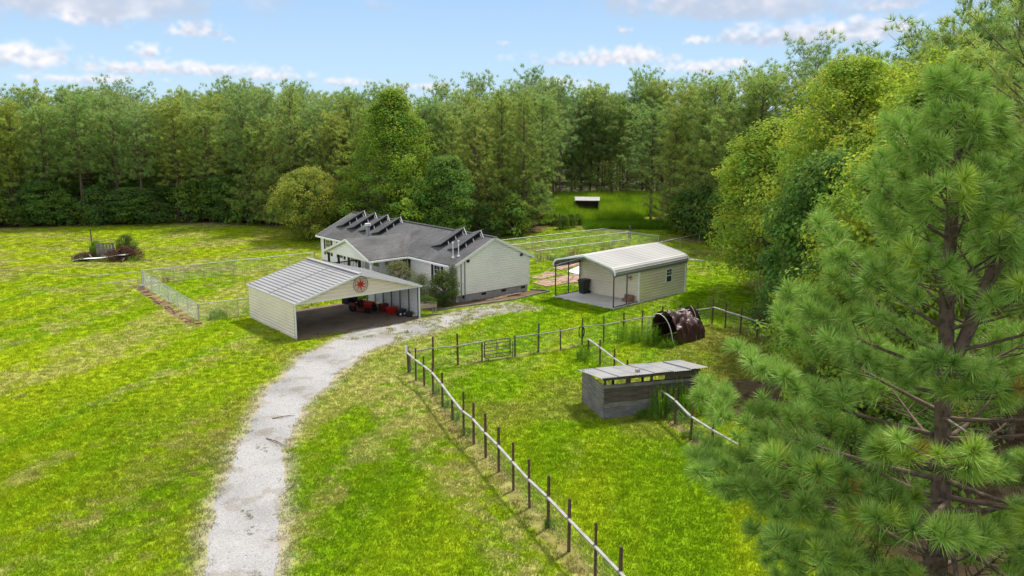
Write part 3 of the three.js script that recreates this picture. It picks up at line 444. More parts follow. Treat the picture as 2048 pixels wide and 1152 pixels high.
// ---------------------------------------------------------------- house
{
  const f = thing('house', 'long white single-storey house with grey shingle roof, block foundation and black shutters', 'house', undefined, [HOUSE.x, 0, HOUSE.z], -HOUSE.yaw);
  const X0 = .3, X1 = 7.25, Z0 = -21.1, Z1 = 0, XR = 3.77, EY = 2.86, RY = 4.66, k = (RY - EY) / (XR + .1);
  const roofY = (x) => EY + (x < XR ? x + .1 : 7.64 - x) * k;
  const fo = new GB(); fo.box(X0 + .05, -.1, Z0 + .05, X1 - .05, .56, Z1 - .05); part('foundation', fo, M.block, f);
  for (const x of [.85, 2.81, 4.76, 6.73]) { const g = new GB(); g.box(x - .22, .28, -.05, x + .22, .46, -.038); part('foundation_vent', g, M.black, f); }
  const lap = (g, at, y0, y1, range) => { for (let y = y0; y < y1 - .01; y += .185) { const yt = Math.min(y1, y + .185), [a0, b0] = range(y), [a1, b1] = range(yt); const ym = lerp(y, yt, .66), yn = lerp(y, yt, .74), [am, bm] = range(ym), [an, bn] = range(yn); g.quad(at(a0, y, .045), at(b0, y, .045), at(bm, ym, .04), at(am, ym, .04), a0, y); g.quad(at(am, ym, .04), at(bm, ym, .04), at(bn, yn, .005), at(an, yn, .005), a0, y); g.quad(at(an, yn, .005), at(bn, yn, .005), at(b1, yt, .002), at(a1, yt, .002), a0, y); g.quad(at(a0, y, .0), at(b0, y, .0), at(b0, y, .045), at(a0, y, .045)); } };
  const gr = (y) => y <= EY ? [X0, X1] : [Math.max(X0, (y - EY) / k - .1 + .02), Math.min(X1, 7.64 - (y - EY) / k - .02)];
  { const g = new GB(); lap(g, (s, y, d) => V(s, y, Z1 + d), .56, RY - .12, gr); part('gable_siding', g, M.whiteSiding, f); }
  { const g = new GB(); lap(g, (s, y, d) => V(X0 + X1 - s, y, Z0 - d), .56, RY - .12, (y) => { const [a, b] = gr(y); return [X0 + X1 - b, X0 + X1 - a]; }); part('gable_siding', g, M.whiteSiding, f); }
  { const g = new GB(); lap(g, (s, y, d) => V(X0 - d, y, s), .56, EY - .02, () => [Z0, Z1]); part('front_siding', g, M.whiteSiding, f); }
  { const g = new GB(); lap(g, (s, y, d) => V(X1 + d, y, -s), .56, EY - .02, () => [-Z1, -Z0]); part('back_siding', g, M.whiteSiding, f); }
  for (const [x, z] of [[X0, Z1], [X1, Z1], [X0, Z0], [X1, Z0]]) { const g = new GB(); g.box(x - .05, .5, z - .05, x + .05, EY, z + .05); part('corner_trim', g, M.white, f); }
  // roof slopes with thickness
  const slab = (a, b, c, d, t, m, nm) => { const g = new GB(), n = b.clone().sub(a).cross(d.clone().sub(a)).normalize(), lo = [a, b, c, d].map((q) => q.clone().addScaledVector(n, -t)); g.hexa([...lo, a, b, c, d]); return part(nm, g, m, f); };
  const ov = .14, roofFront = slab(V(-.12, roofY(-.12), Z0 - ov), V(-.12, roofY(-.12), Z1 + ov), V(XR, RY, Z1 + ov), V(XR, RY, Z0 - ov), .09, M.shingle, 'roof_slope');
  slab(V(7.66, roofY(7.66), Z1 + ov), V(7.66, roofY(7.66), Z0 - ov), V(XR, RY, Z0 - ov), V(XR, RY, Z1 + ov), .09, M.shingle, 'roof_slope');
  { const g = new GB(); for (let z = Z0 - ov; z < Z1 + ov - .05; z += .28) g.hexa([V(XR - .15, RY - .05, z + .3), V(XR + .15, RY - .05, z + .3), V(XR + .15, RY - .05, z), V(XR - .15, RY - .05, z), V(XR - .13, RY - .02, z + .3), V(XR + .13, RY - .02, z + .3), V(XR + .13, RY - .035, z), V(XR - .13, RY - .035, z)].map((q) => { const w = q.clone(); w.y += .03 + (Math.abs(w.x - XR) < .14 ? .02 : 0); return w; })); part('ridge_cap', g, M.shingle, f); }
  for (const [zz, s] of [[Z1 + ov + .012, 1], [Z0 - ov - .012, -1]]) for (const [xa, xb] of [[-.14, XR], [7.68, XR]]) { const g = new GB(); g.beam(V(xa, roofY(xa) - .11, zz), V(xb, RY - .11, zz), .022, .2); part('rake_board', g, M.white, f); }
  for (const x of [-.16, 7.7]) { const g = new GB(), spans = x < 0 ? [[Z0 - ov, -13.3], [-5.85, Z1 + ov]] : [[Z0 - ov, Z1 + ov]]; for (const [a, b] of spans) g.box(x - .065, roofY(-.12) - .19, a, x + .065, roofY(-.12) - .06, b); part('gutter', g, M.white, f); }
  { const g = new GB(); g.box(X0 - .4, EY - .22, Z0, X0, EY - .19, Z1); g.box(X1, EY - .22, Z0, X1 + .38, EY - .19, Z1); part('soffit', g, M.white, f); }
  for (const [x, z] of [[.2, .06], [.62, .06], [.95, .06]]) { const g = new GB(); g.box(x - .035, .1, z - .03, x + .035, x < .3 ? EY - .2 : roofY(x) - .25, z + .03); part('downspout', g, x < .3 ? M.white : M.greyTrim, f); }
  for (const x of [1.25, 6.45]) { const g = new GB(); g.box(x - .12, roofY(x) - .5, .02, x + .12, roofY(x) - .32, .12); part('eave_lamp_box', g, M.black, f); }
  // windows of the front
  const win = (x, z, y0, y1, w, parent, sh = true) => {
    const o = new THREE.Group(); o.name = 'window'; parent.add(o); const fr = new GB(), d = x - .05;
    for (const s of [-1, 1]) fr.box(d, y0, z + s * w / 2 - .04, x, y1, z + s * w / 2 + .04); fr.box(d, y0 - .04, z - w / 2 - .04, x, y0 + .04, z + w / 2 + .04); fr.box(d, y1 - .04, z - w / 2 - .04, x, y1 + .04, z + w / 2 + .04); fr.box(d - .01, (y0 + y1) / 2 - .035, z - w / 2 + .04, x, (y0 + y1) / 2 + .035, z + w / 2 - .04); part('frame', fr, M.white, o);
    for (const [a, b] of [[y0 + .04, (y0 + y1) / 2 - .035], [(y0 + y1) / 2 + .035, y1 - .04]]) { const p = new GB(); p.box(x - .03, a, z - w / 2 + .04, x - .02, b, z + w / 2 - .04); part('pane', p, M.glass, o); }
    const mu = new GB(), ym = (y0 + y1) / 2; mu.box(x - .036, ym + .035, z - .012, x - .018, y1 - .04, z + .012); mu.box(x - .036, (ym + y1) / 2 - .012, z - w / 2 + .04, x - .018, (ym + y1) / 2 + .012, z + w / 2 - .04); part('muntin', mu, M.white, o);
    if (sh) for (const s of [-1, 1]) { const g = new GB(), zc = z + s * (w / 2 + .22); g.box(x - .045, y0 - .03, zc - .15, x - .02, y1 + .03, zc + .15); for (let y = y0 + .05; y < y1; y += .07) g.hexa([V(x - .055, y, zc + .11), V(x - .04, y, zc + .11), V(x - .04, y, zc - .11), V(x - .055, y, zc - .11), V(x - .05, y + .05, zc + .11), V(x - .04, y + .05, zc + .11), V(x - .04, y + .05, zc - .11), V(x - .05, y + .05, zc - .11)].map((q) => q)); part('shutter', g, M.black, f); }
  };
  for (const z of [-2.5, -6.95, -15.35, -17.4, -19.75]) win(X0 - .02, z, 1.12, 2.52, .82, f);
  win(X0 - .02, -8.35, 1.2, 2.45, .7, f, false); win(X0 - .02, -11.4, 1.2, 2.45, .9, f, false);
  { const o = new THREE.Group(); o.name = 'door'; f.add(o); const g = new GB(); g.box(X0 - .06, .62, -10.15, X0 - .02, 2.65, -9.2); part('door_leaf', g, M.white, o); const h = new GB(); h.cyl(V(X0 - .1, 1.6, -9.3), V(X0 - .05, 1.6, -9.3), .03); part('handle', h, M.greyTrim, o); const p = new GB(); p.box(X0 - .07, 1.5, -9.95, X0 - .055, 2.4, -9.4); part('pane', p, M.glass, o); }
  // porch wing
  const PX = -3.5, PA = -13.1, PB = -6.0, PC = (PA + PB) / 2, PE = 2.84, PR = 4.1, pk = (PR - PE) / (PB - PC), hit = (y) => (y - EY) / k - .1;
  const ridgeX = hit(PR);
  for (const s of [1, -1]) { const ze = s > 0 ? PB : PA, e0 = V(PX - .12, PE, ze), e1 = V(hit(PE) + .02, PE, ze), r1 = V(ridgeX + .02, PR, PC), r0 = V(PX - .12, PR, PC); if (s > 0) slab(e0, e1, r1, r0, .08, M.shingle, 'porch_roof'); else slab(e1, e0, r0, r1, .08, M.shingle, 'porch_roof'); const g = new GB(); g.beam(V(PX - .135, PE - .1, ze), V(PX - .135, PR - .09, PC), .025, .18); part('rake_board', g, M.white, f); const u = new GB(); u.box(PX - .1, PE - .2, ze - (s > 0 ? -.0 : .12), -.15, PE - .07, ze + (s > 0 ? .12 : 0)); part('gutter', u, M.white, f); }
  { const g = new GB(); const pr = (y) => [PA + (y - PE) / pk + .1, PB - (y - PE) / pk - .1]; lap(g, (s, y, d) => V(PX + .12 - d, y, s), PE - .16, PR - .1, pr); part('gable_siding', g, M.whiteSiding, f); const b = new GB(); b.box(PX + .12, PE - .22, PA + .1, PX + .28, PE - .1, PB - .1); part('porch_beam', b, M.white, f); }
  { const g = new GB(); g.box(PX + .05, .45, PA + .05, X0, .58, PB - .05); part('porch_deck', g, M.brownWood[0], f); }
  for (const z of [-12.95, -11.3, -9.65, -8.0, -6.25]) { const g = new GB(); g.box(PX + .14, 0, z - .07, PX + .28, PE - .22, z + .07); part('porch_column', g, z === -6.25 ? M.white : M.black, f); }
  { const side = -12.9, t = new GB(); t.box(PX + .2, 1.62, side - .05, X0, 1.7, side + .05); t.box(PX + .2, .72, side - .03, X0, .78, side + .03); part('porch_railing', t, M.black, f); for (let x = PX + .35; x < X0; x += .14) { const b = new GB(); b.box(x - .02, .78, side - .02, x + .02, 1.62, side + .02); part('baluster', b, M.black, f); } }
  { const t = new GB(), x = PX + .2; t.box(x - .05, 1.62, PA + .15, x + .05, 1.7, PB - .2); part('porch_railing', t, M.black, f); for (let z = PA + .3; z < PB - .2; z += .14) { const b = new GB(); b.box(x - .02, .6, z - .02, x + .02, 1.62, z + .02); part('baluster', b, M.black, f); } }
  // flue, masts
  { const g = new GB(), y = roofY(.99); g.cyl(V(.99, y - .3, -13.85), V(.99, y + .95, -13.85), .17, .17, 12); part('chimney', g, M.greyTrim.clone(), roofFront).material = std({ color: lin(.30, .31, .34), roughness: .5, metalness: .3 }); const c = new GB(); c.cyl(V(.99, y + .97, -13.85), V(.99, y + 1.16, -13.85), .27, .25, 12); part('chimney_cap', c, M.pvc, roofFront); }
  for (const [x, z] of [[.71, -1.05], [.98, -.72]]) { const g = new GB(), y = roofY(x); g.cyl(V(x, y - .1, z), V(x, y + 1.12, z), .035); const p = []; g.tube([V(x, y + 1.1, z), V(x, y + 1.2, z)], [.09, .06], 8); g.cyl(V(x, y - .02, z), V(x, y + .06, z), .14, .1); part('service_mast', g, M.white, roofFront); }
  for (const [z, xr] of [[-18.7, 2.0], [-16.75, 2.05], [-14.65, 2.1], [-12.55, 2.1], [-3.4, 2.0], [-1.25, 2.1]]) {
    const [wx, wz] = HOUSE.out(0, 0), s = thing('solar_panel', z < -10 ? 'tilted solar collector on the chimney half of the house roof' : 'tilted solar collector beside the masts on the house roof', 'solar panel', z < -10 ? 'solar collectors near the chimney' : 'solar collectors near the masts', [wx, 0, wz], -HOUSE.yaw);
    const x0 = 1.35, x1 = 3.9, za = z - 1.45, zb = z - .12, A = V(x0, roofY(x0) + .06, za), B = V(x0 + .05, roofY(x0) + .38, zb), C = V(x1, roofY(Math.min(x1, XR)) + .44, zb), D = V(x1 - .05, roofY(Math.min(x1, XR)) + .07, za), n = B.clone().sub(A).cross(D.clone().sub(A)).normalize(), lo = [A, B, C, D].map((q) => q.clone().addScaledVector(n, -.07));
    const g = new GB(); g.hexa([...lo, A, B, C, D]); part('collector', g, M.solar, s);
    const ed = new GB(); ed.beam(B.clone().add(V(0, -.03, .015)), C.clone().add(V(0, -.03, .015)), .03, .12); part('edge_frame', ed, M.black, s);
    for (const x of [xr, xr + .7, xr + 1.4]) { const l = new GB(), t = (x - x0) / (x1 - x0), tp = B.clone().lerp(C, t); l.beam(V(x, roofY(Math.min(x, XR)) - .02, zb + .15), V(tp.x, tp.y - .06, tp.z - .04), .06, .06); part('support_leg', l, M.galv, s); }
    if (x1 > 3.5) { const l = new GB(); l.beam(V(3.45, roofY(3.45), zb + .5), V(3.5, roofY(3.45) + .5, zb + .1), .05, .05); part('support_leg', l, M.galv, s); }
  }
  // timber edging and boards in front of the gable
  const [ax, az] = HOUSE.out(.2, 1.55), [bx, bz] = HOUSE.out(8.4, 1.2), [cx, cz] = HOUSE.out(7.6, -.2);
  { const g = new GB(); g.beam(V(ax - 2.2, .05, az + 1.1), V(ax + 3.2, .05, az - 2.3), .12, .12); single('edging_timber', g, M.greyWood[0], 'long weathered edging timber in front of the house gable', 'timber'); }
  { const g = new GB(); g.beam(V(ax + 3.3, .05, az - 2.35), V(bx, .05, bz), .12, .11); single('edging_timber', g, M.greyWood[1], 'edging timber continuing to the back corner of the house bed', 'timber'); }
  { const g = new GB(); g.beam(V(bx + .02, .05, bz - .1), V(cx, .05, cz), .1, .1); single('edging_timber', g, M.greyWood[2], 'short edging timber closing the bed at the back corner of the house', 'timber'); }
  const r = rng(61); for (let i = 0; i < 5; i++) { const x = 2.2 + i * .45 + r() * .3, z = .42 + r() * .4, [qx, qz] = HOUSE.out(x, z), [ex, ez] = HOUSE.out(x + 1.2 + r(), z + (r() - .5) * .25), g = new GB(); g.beam(V(qx, .03 + i * .025, qz), V(ex, .04 + i * .025, ez), .1, .03); single('loose_board', g, i % 2 ? M.planter : M.paver, 'loose weathered board lying along the house foundation', 'board', 'boards along the foundation'); }
}

// ---------------------------------------------------------------- metal shed with open front bay
{
  const W = 5.75, Dp = 8.82, zf = -2.92, f = thing('metal_shed', 'tan metal shed with rounded white roof and open concrete-floored front bay', 'shed', undefined, [SHED.x, 0, SHED.z], -SHED.yaw);
  const prof = [[-.13, 2.5], [-.12, 2.66], [-.04, 2.82], [.1, 2.93], [.3, 3.02], [W / 2, 3.58], [W - .3, 3.02], [W - .1, 2.93], [W + .04, 2.82], [W + .12, 2.66], [W + .13, 2.5]];
  const top = (x) => { for (let i = 1; i < prof.length; i++) if (x <= prof[i][0]) { const a = prof[i - 1], b = prof[i]; return lerp(a[1], b[1], (x - a[0]) / (b[0] - a[0])); } return 2.5; };
  const g = new GB(), za = -Dp - .1, zb = .1, seg = [];
  for (let i = 0; i + 1 < prof.length; i++) { const [ax, ay] = prof[i], [bx, by] = prof[i + 1], l = Math.hypot(bx - ax, by - ay), n = Math.max(1, Math.round(l / .26)); for (let k = 0; k < n; k++) seg.push([lerp(ax, bx, k / n), lerp(ay, by, k / n), lerp(ax, bx, (k + 1) / n), lerp(ay, by, (k + 1) / n)]); }
  for (const [ax, ay, bx, by] of seg) { const l = Math.hypot(bx - ax, by - ay), nx = -(by - ay) / l, ny = (bx - ax) / l, c = [[0, 0], [.74, 0], [.82, .02], [.92, .02], [1, 0]]; for (let j = 0; j < 4; j++) { const q = (m) => [lerp(ax, bx, c[m][0]) + nx * c[m][1], lerp(ay, by, c[m][0]) + ny * c[m][1]], [px, py] = q(j), [sx, sy] = q(j + 1); g.quad(V(px, py, za), V(px, py, zb), V(sx, sy, zb), V(sx, sy, za), j * .05, 0); } }
  part('roof', g, M.metalRoof, f);
  for (const z of [zb + .012, za - .012]) { const t = new GB(); for (let i = 0; i + 1 < prof.length; i++) t.beam(V(prof[i][0], prof[i][1] - .03, z), V(prof[i + 1][0], prof[i + 1][1] - .03, z), .022, .13, V(.001, 1, 0)); part('roof_trim', t, M.white, f); }
  for (const s of [0, 1]) { const e = new GB(); e.box(s ? W + .02 : -.1, 2.34, za + .02, s ? W + .1 : -.02, 2.52, zb - .02); part('eave_trim', e, M.greyTrim, f); }
  const sl = new GB(); sl.box(-.12, -.1, -Dp - .05, W + .12, .08, .14); part('slab', sl, M.concrete, f);
  const fw = new GB(); ribbedGable(fw, zf, .02, W - .02, .09, (x) => top(x) - .03, .215, .045); part('front_wall', fw, M.tanPanel, f);
  const bw = new GB(); ribbedGable(bw, -Dp + .02, .02, W - .02, .09, (x) => top(x) - .03, .215, .045, -1); part('back_wall', bw, M.tanPanel, f);
  const rw = new GB(); ribbed(rw, V(W, .09, zf), V(0, 0, -1), V(0, 1, 0), Dp + zf, 2.34, .215, .045); part('side_wall', rw, M.tanPanel, f);
  const lw = new GB(); ribbed(lw, V(0, .09, -Dp), V(0, 0, 1), V(0, 1, 0), Dp + zf, 2.34, .215, .045); part('side_wall', lw, M.tanPanel, f);
  for (const [x, z] of [[-.03, zf - .02], [W - .03, zf - .02], [W - .03, -Dp - .02]]) { const c = new GB(); c.box(x - .04, .06, z - .02, x + .1, 2.5, z + .1); part('corner_trim', c, M.white, f); }
  for (const [x, z] of [[.03, .02], [.03, -1.45], [.03, -2.75], [W - .03, .02], [W - .03, -1.5]]) { const c = new GB(); c.box(x - .035, .08, z - .035, x + .035, 2.75, z + .035); part('post', c, M.darkPole, f); }
  for (const x of [.03, W - .03]) { const c = new GB(); c.box(x - .03, .082, zf + .1, x + .03, .14, -.02); part('base_rail', c, M.darkPole, f); }
  for (const z of [.02, -1.45, -2.75]) { const c = new GB(); c.beam(V(.05, 2.5, z), V(W / 2, 3.46, z), .05, .05); c.beam(V(W - .05, 2.5, z), V(W / 2, 3.46, z), .05, .05); c.beam(V(.05, 2.3, z), V(.5, 2.72, z), .04, .04); c.beam(V(W - .05, 2.3, z), V(W - .5, 2.72, z), .04, .04); part('rafter', c, M.galv, f); }
  { const o = new THREE.Group(); o.name = 'window'; f.add(o); const z0 = -6.9, z1 = -6.2, y0 = 1.1, y1 = 2.1, x = W + .03, fr = new GB(); fr.box(x, y0 - .05, z0 - .05, x + .05, y0 + .02, z1 + .05); fr.box(x, y1 - .02, z0 - .05, x + .05, y1 + .05, z1 + .05); fr.box(x, y0 + .02, z0 - .05, x + .05, y1 - .02, z0 + .03); fr.box(x, y0 + .02, z1 - .03, x + .05, y1 - .02, z1 + .05); fr.box(x, 1.57, z0 + .03, x + .045, 1.63, z1 - .03); part('frame', fr, M.white, o);
    for (const [a, b] of [[y0 + .02, 1.57], [1.63, y1 - .02]]) { const p = new GB(); p.box(x, a, z0 + .03, x + .02, b, z1 - .03); part('pane', p, M.glass, o); } const mu = new GB(); mu.box(x, 1.63, (z0 + z1) / 2 - .012, x + .03, y1 - .02, (z0 + z1) / 2 + .012); mu.box(x + .002, 1.84, z0 + .03, x + .028, 1.865, z1 - .03); part('muntin', mu, M.white, o); }
  for (const x of [3.55, 5.0]) { const [wx, wz] = SHED.out(x, zf + .06), b = new GB(); b.tube([V(0, 0, 0), V(0, .02, .22), V(0, .12, .3), V(0, .24, .22)], .022, 6); b.cyl(V(-.12, .16, .1), V(.12, .1, .16), .03); b.cyl(V(0, -.12, .0), V(0, .28, 0), .02); single('wall_hook', b, M.black, 'black metal plant hook on the front wall of the tan shed', 'hook', 'hooks on the shed wall', [wx, 1.72, wz], -SHED.yaw); }
  const [tx, tz] = SHED.out(.85, -2.35), t = thing('wheeled_bin', 'tall black wheeled trash bin under the shed roof', 'trash bin', undefined, [tx, .08, tz], -SHED.yaw - .1), b = new GB(); b.hexa([V(-.24, 0, .27), V(.24, 0, .27), V(.24, 0, -.27), V(-.24, 0, -.27), V(-.31, 1.0, .36), V(.31, 1.0, .36), V(.31, 1.0, -.36), V(-.31, 1.0, -.36)]); part('bin_body', b, M.plastic, t);
  const l = new GB(); l.hexa([V(-.35, 1.0, .4), V(.35, 1.0, .4), V(.35, 1.0, -.4), V(-.35, 1.0, -.4), V(-.32, 1.1, .36), V(.32, 1.1, .36), V(.32, 1.12, -.38), V(-.32, 1.12, -.38)]); part('lid', l, M.plastic, t); for (const s of [-1, 1]) { const w = new GB(); w.cyl(V(s * .3 - .03, .12, -.3), V(s * .3 + .03, .12, -.3), .12, .12, 12); part('wheel', w, M.rubber, t); } const h = new GB(); h.cyl(V(-.28, .98, -.42), V(.28, .98, -.42), .02); part('handle', h, M.plastic, t);
  const [sx, sz] = SHED.out(5.1, -2.4), s = thing('wooden_steps', 'small red-brown wooden steps against the shed wall', 'steps', undefined, [sx, .08, sz], -SHED.yaw); for (let k = 0; k < 2; k++) { const q = new GB(); q.box(-.35, k * .24, -.35, .35, .24 + k * .24, .25 - k * .3); part('step', q, M.brick, s); }
  const [px, pz] = SHED.out(W + .1, -Dp - .3), pi = new GB(); pi.cyl(V(0, 2.55, 0), V(1.1, 2.5, .2), .05); single('drain_pipe', pi, M.white, 'white pipe sticking out from the far eave of the tan shed', 'pipe', undefined, [px, 0, pz]);
}

// ---------------------------------------------------------------- weathered run-in shed
{
  const W = 4.85, Dp = 2.6, f = thing('run_in_shed', 'weathered grey plank run-in shed with corrugated lean-to roof inside the paddock', 'shed', undefined, [RUN.x, 0, RUN.z], -RUN.yaw), r = rng(41);
  const plank = (a, b, h, t, m, up) => { const g = new GB(); g.beam(a, b, t, h, up); return part('plank', g, m, f); };
  let y = .02; while (y < 1.5) { const h = .13 + r() * .05, hh = Math.min(h, 1.56 - y); if (hh < .05) break; const w = (r() - .5) * .02; plank(V(0, y + hh / 2 + w, .02), V(0, y + hh / 2 - w * .4, -Dp), hh - .024, .028 + r() * .012, M.greyWood[Math.floor(r() * 3)]); y += hh; }
  y = .02; while (y < 1.44) { const h = .24 + r() * .06, hh = Math.min(h, 1.52 - y); if (hh < .08) break; plank(V(.02, y + hh / 2, .0), V(W, y + hh / 2 - .006 + (r() - .5) * .012, 0), hh - .016, .03, y < .55 ? M.greyWood[Math.floor(r() * 3)] : M.brownWood[Math.floor(r() * 2)]); y += hh; }
  plank(V(-.04, 1.58, .05), V(W + .04, 1.5, .05), .15, .045, M.greyWood[1]); plank(V(-.03, 1.6, .05), V(-.03, 1.6, -Dp), .14, .04, M.greyWood[0]);
  y = .02; while (y < 1.5) { plank(V(W, y + .11, 0), V(W, y + .11, -Dp), .21, .03, M.brownWood[Math.floor(r() * 2)]); y += .225; }
  y = .02; while (y < .6) { plank(V(0, y + .12, -Dp), V(W, y + .12, -Dp), .225, .03, M.brownWood[Math.floor(r() * 2)]); y += .24; }
  plank(V(3.1, 1.78, .0), V(W, 1.76, .0), .26, .03, M.brownWood[0]);
  for (const [x, z, h] of [[.08, -.07, 1.95], [1.25, -.07, 1.92], [2.45, -.07, 1.92], [3.6, -.07, 1.9], [W - .08, -.07, 1.95], [.08, -Dp + .08, 1.62], [1.6, -Dp + .08, 1.62], [3.2, -Dp + .08, 1.62], [W - .08, -Dp + .08, 1.62], [1.9, -1.3, 1.7]]) { const g = new GB(); g.box(x - .05, -.05, z - .05, x + .05, h, z + .05); part('post', g, M.brownWood[1], f); }
  const roofY = (z) => 2.02 + (z + .0) * .155;
  plank(V(-.05, 1.93, .03), V(W + .1, 1.93, .03), .13, .04, M.brownWood[0]); plank(V(0, 1.56, -Dp + .03), V(W, 1.56, -Dp + .03), .12, .04, M.brownWood[1]);
  for (let k = 0; k < 5; k++) { const g = new GB(), x = .06 + k * (W - .12) / 4; g.beam(V(x, roofY(.1) - .07, .12), V(x, roofY(-Dp) - .07, -Dp - .1), .045, .09); part('rafter', g, M.brownWood[0], f); }
  const sheets = 6, sw = (W + .62) / sheets; for (let k = 0; k < sheets; k++) { const g = new GB(), dz = (r() - .5) * .12, x = -.24 + k * sw, zf = .2 + dz, zb = -Dp - .22 + dz + (k === sheets - 1 ? .2 : 0), A = V(0, (roofY(zf) - roofY(zb)) / (zf - zb), 1).normalize(), n = Math.round(sw / .11); for (let j = 0; j < n * 3; j++) { const q = (m) => [x + (sw + .03) * m / (n * 3), .018 * Math.cos(m / 3 * Math.PI * 2)]; const [xa, ya] = q(j), [xb, yb] = q(j + 1), e = .012 * (k % 2) + (k === 5 ? .03 : 0); g.quad(V(xa, roofY(zf) + ya + e, zf), V(xb, roofY(zf) + yb + e, zf), V(xb, roofY(zb) + yb + e, zb), V(xa, roofY(zb) + ya + e, zb), xa, 0); } part('roof_sheet', g, M.oldRoof, f); }
  const [bx, bz] = RUN.out(1.95, -.55), bl = new GB(); bl.box(-.09, 0, -.09, .09, .14, .09); single('roof_weight', bl, M.block, 'small dark block weighing down the run-in shed roof', 'block', undefined, [bx, roofY(-.55) + .02, bz], .3);
}
{ // tarp over hoops
  const f = thing('tarp_shelter', 'dark maroon tarp tunnel shelter over bent plastic hoops inside the paddock', 'shelter', undefined, [TARP.x, 0, TARP.z], -TARP.yaw), wd = 2.0, L = 2.8, hoop = (t, r) => { const a = Math.PI * t; return [-wd / 2 + wd / 2 * Math.cos(a), 1.95 * r * Math.pow(Math.sin(a), .8)]; };
  for (const [x, lean] of [[0, -.2]]) { const g = new GB(), p = []; for (let i = 0; i <= 20; i++) { const [z, y] = hoop(i / 20, 1); p.push(V(x + lean * y / 1.7, y - .05, z)); } g.tube(p, .024, 7); part('hoop', g, M.pvc, f); }
  const rp = new GB(); rp.cyl(V(-.35, 1.9, -wd / 2), V(L, 1.7, -wd / 2), .02); rp.cyl(V(-.3, .95, -wd + .1), V(1.6, .9, -wd + .08), .02); part('ridge_pole', rp, M.pvc, f);
  const nx = 60, nt = 48, pos = [], uv = [], idx = [];
  for (let i = 0; i <= nx; i++) for (let j = 0; j <= nt; j++) { const s = i / nx, t = j / nt, x = lerp(.45 - .3 * Math.sin(Math.PI * t), L + .1, s), sag = 1 - .11 * s - .2 * Math.pow(Math.sin(Math.PI * (x / 1.17)), 2) * (Math.sin(Math.PI * t)) - .04 * fbm(x * 3, t * 8, 3), back = s > .86 ? (s - .86) / .14 : 0; const [z, y] = hoop(t, sag - back * .06); const w = (fbm(x * 2.2 + t * 3, t * 9 - x * 1.4, 4) - .5) * .75 + (t < .3 ? (.3 - t) * .5 : 0) + Math.abs(Math.sin((x * 1.9 + t * 2.2) * 3.1)) * .07, r = 1.03 + w * .45; pos.push(x + back * .12, Math.max(.02, y * r + .02), -wd / 2 + (z + wd / 2) * (1.02 + w * .4)); uv.push(x, t * 4); if (i < nx && j < nt) { const a = i * (nt + 1) + j; idx.push(a, a + 1, a + nt + 2, a, a + nt + 2, a + nt + 1); } }
  const g = new THREE.BufferGeometry(); g.setAttribute('position', new THREE.Float32BufferAttribute(pos, 3)); g.setAttribute('uv', new THREE.Float32BufferAttribute(uv, 2)); g.setIndex(idx); g.computeVertexNormals(); part('tarp', g, M.tarp, f);
  const e = new GB(), ring = []; for (let j = 0; j <= 24; j++) { const [z, y] = hoop(j / 24, .97); ring.push(V(L + .12, Math.max(.01, y), z)); } for (let j = 0; j < 24; j++) e.tri(V(L + .2, .05, -wd / 2), ring[j + 1], ring[j]); part('end_tarp', e, M.tarp, f);
  const st = new GB(); for (const x of [2.2]) { const p = []; for (let j = 0; j <= 10; j++) { const [z, y] = hoop(j / 10 * .42, 1); p.push(V(x + (j / 10) * .35, y * 1.06 + .02, -wd / 2 + (z + wd / 2) * 1.07)); } st.tube(p, .012, 5); } part('strap', st, M.pvc, f);
}

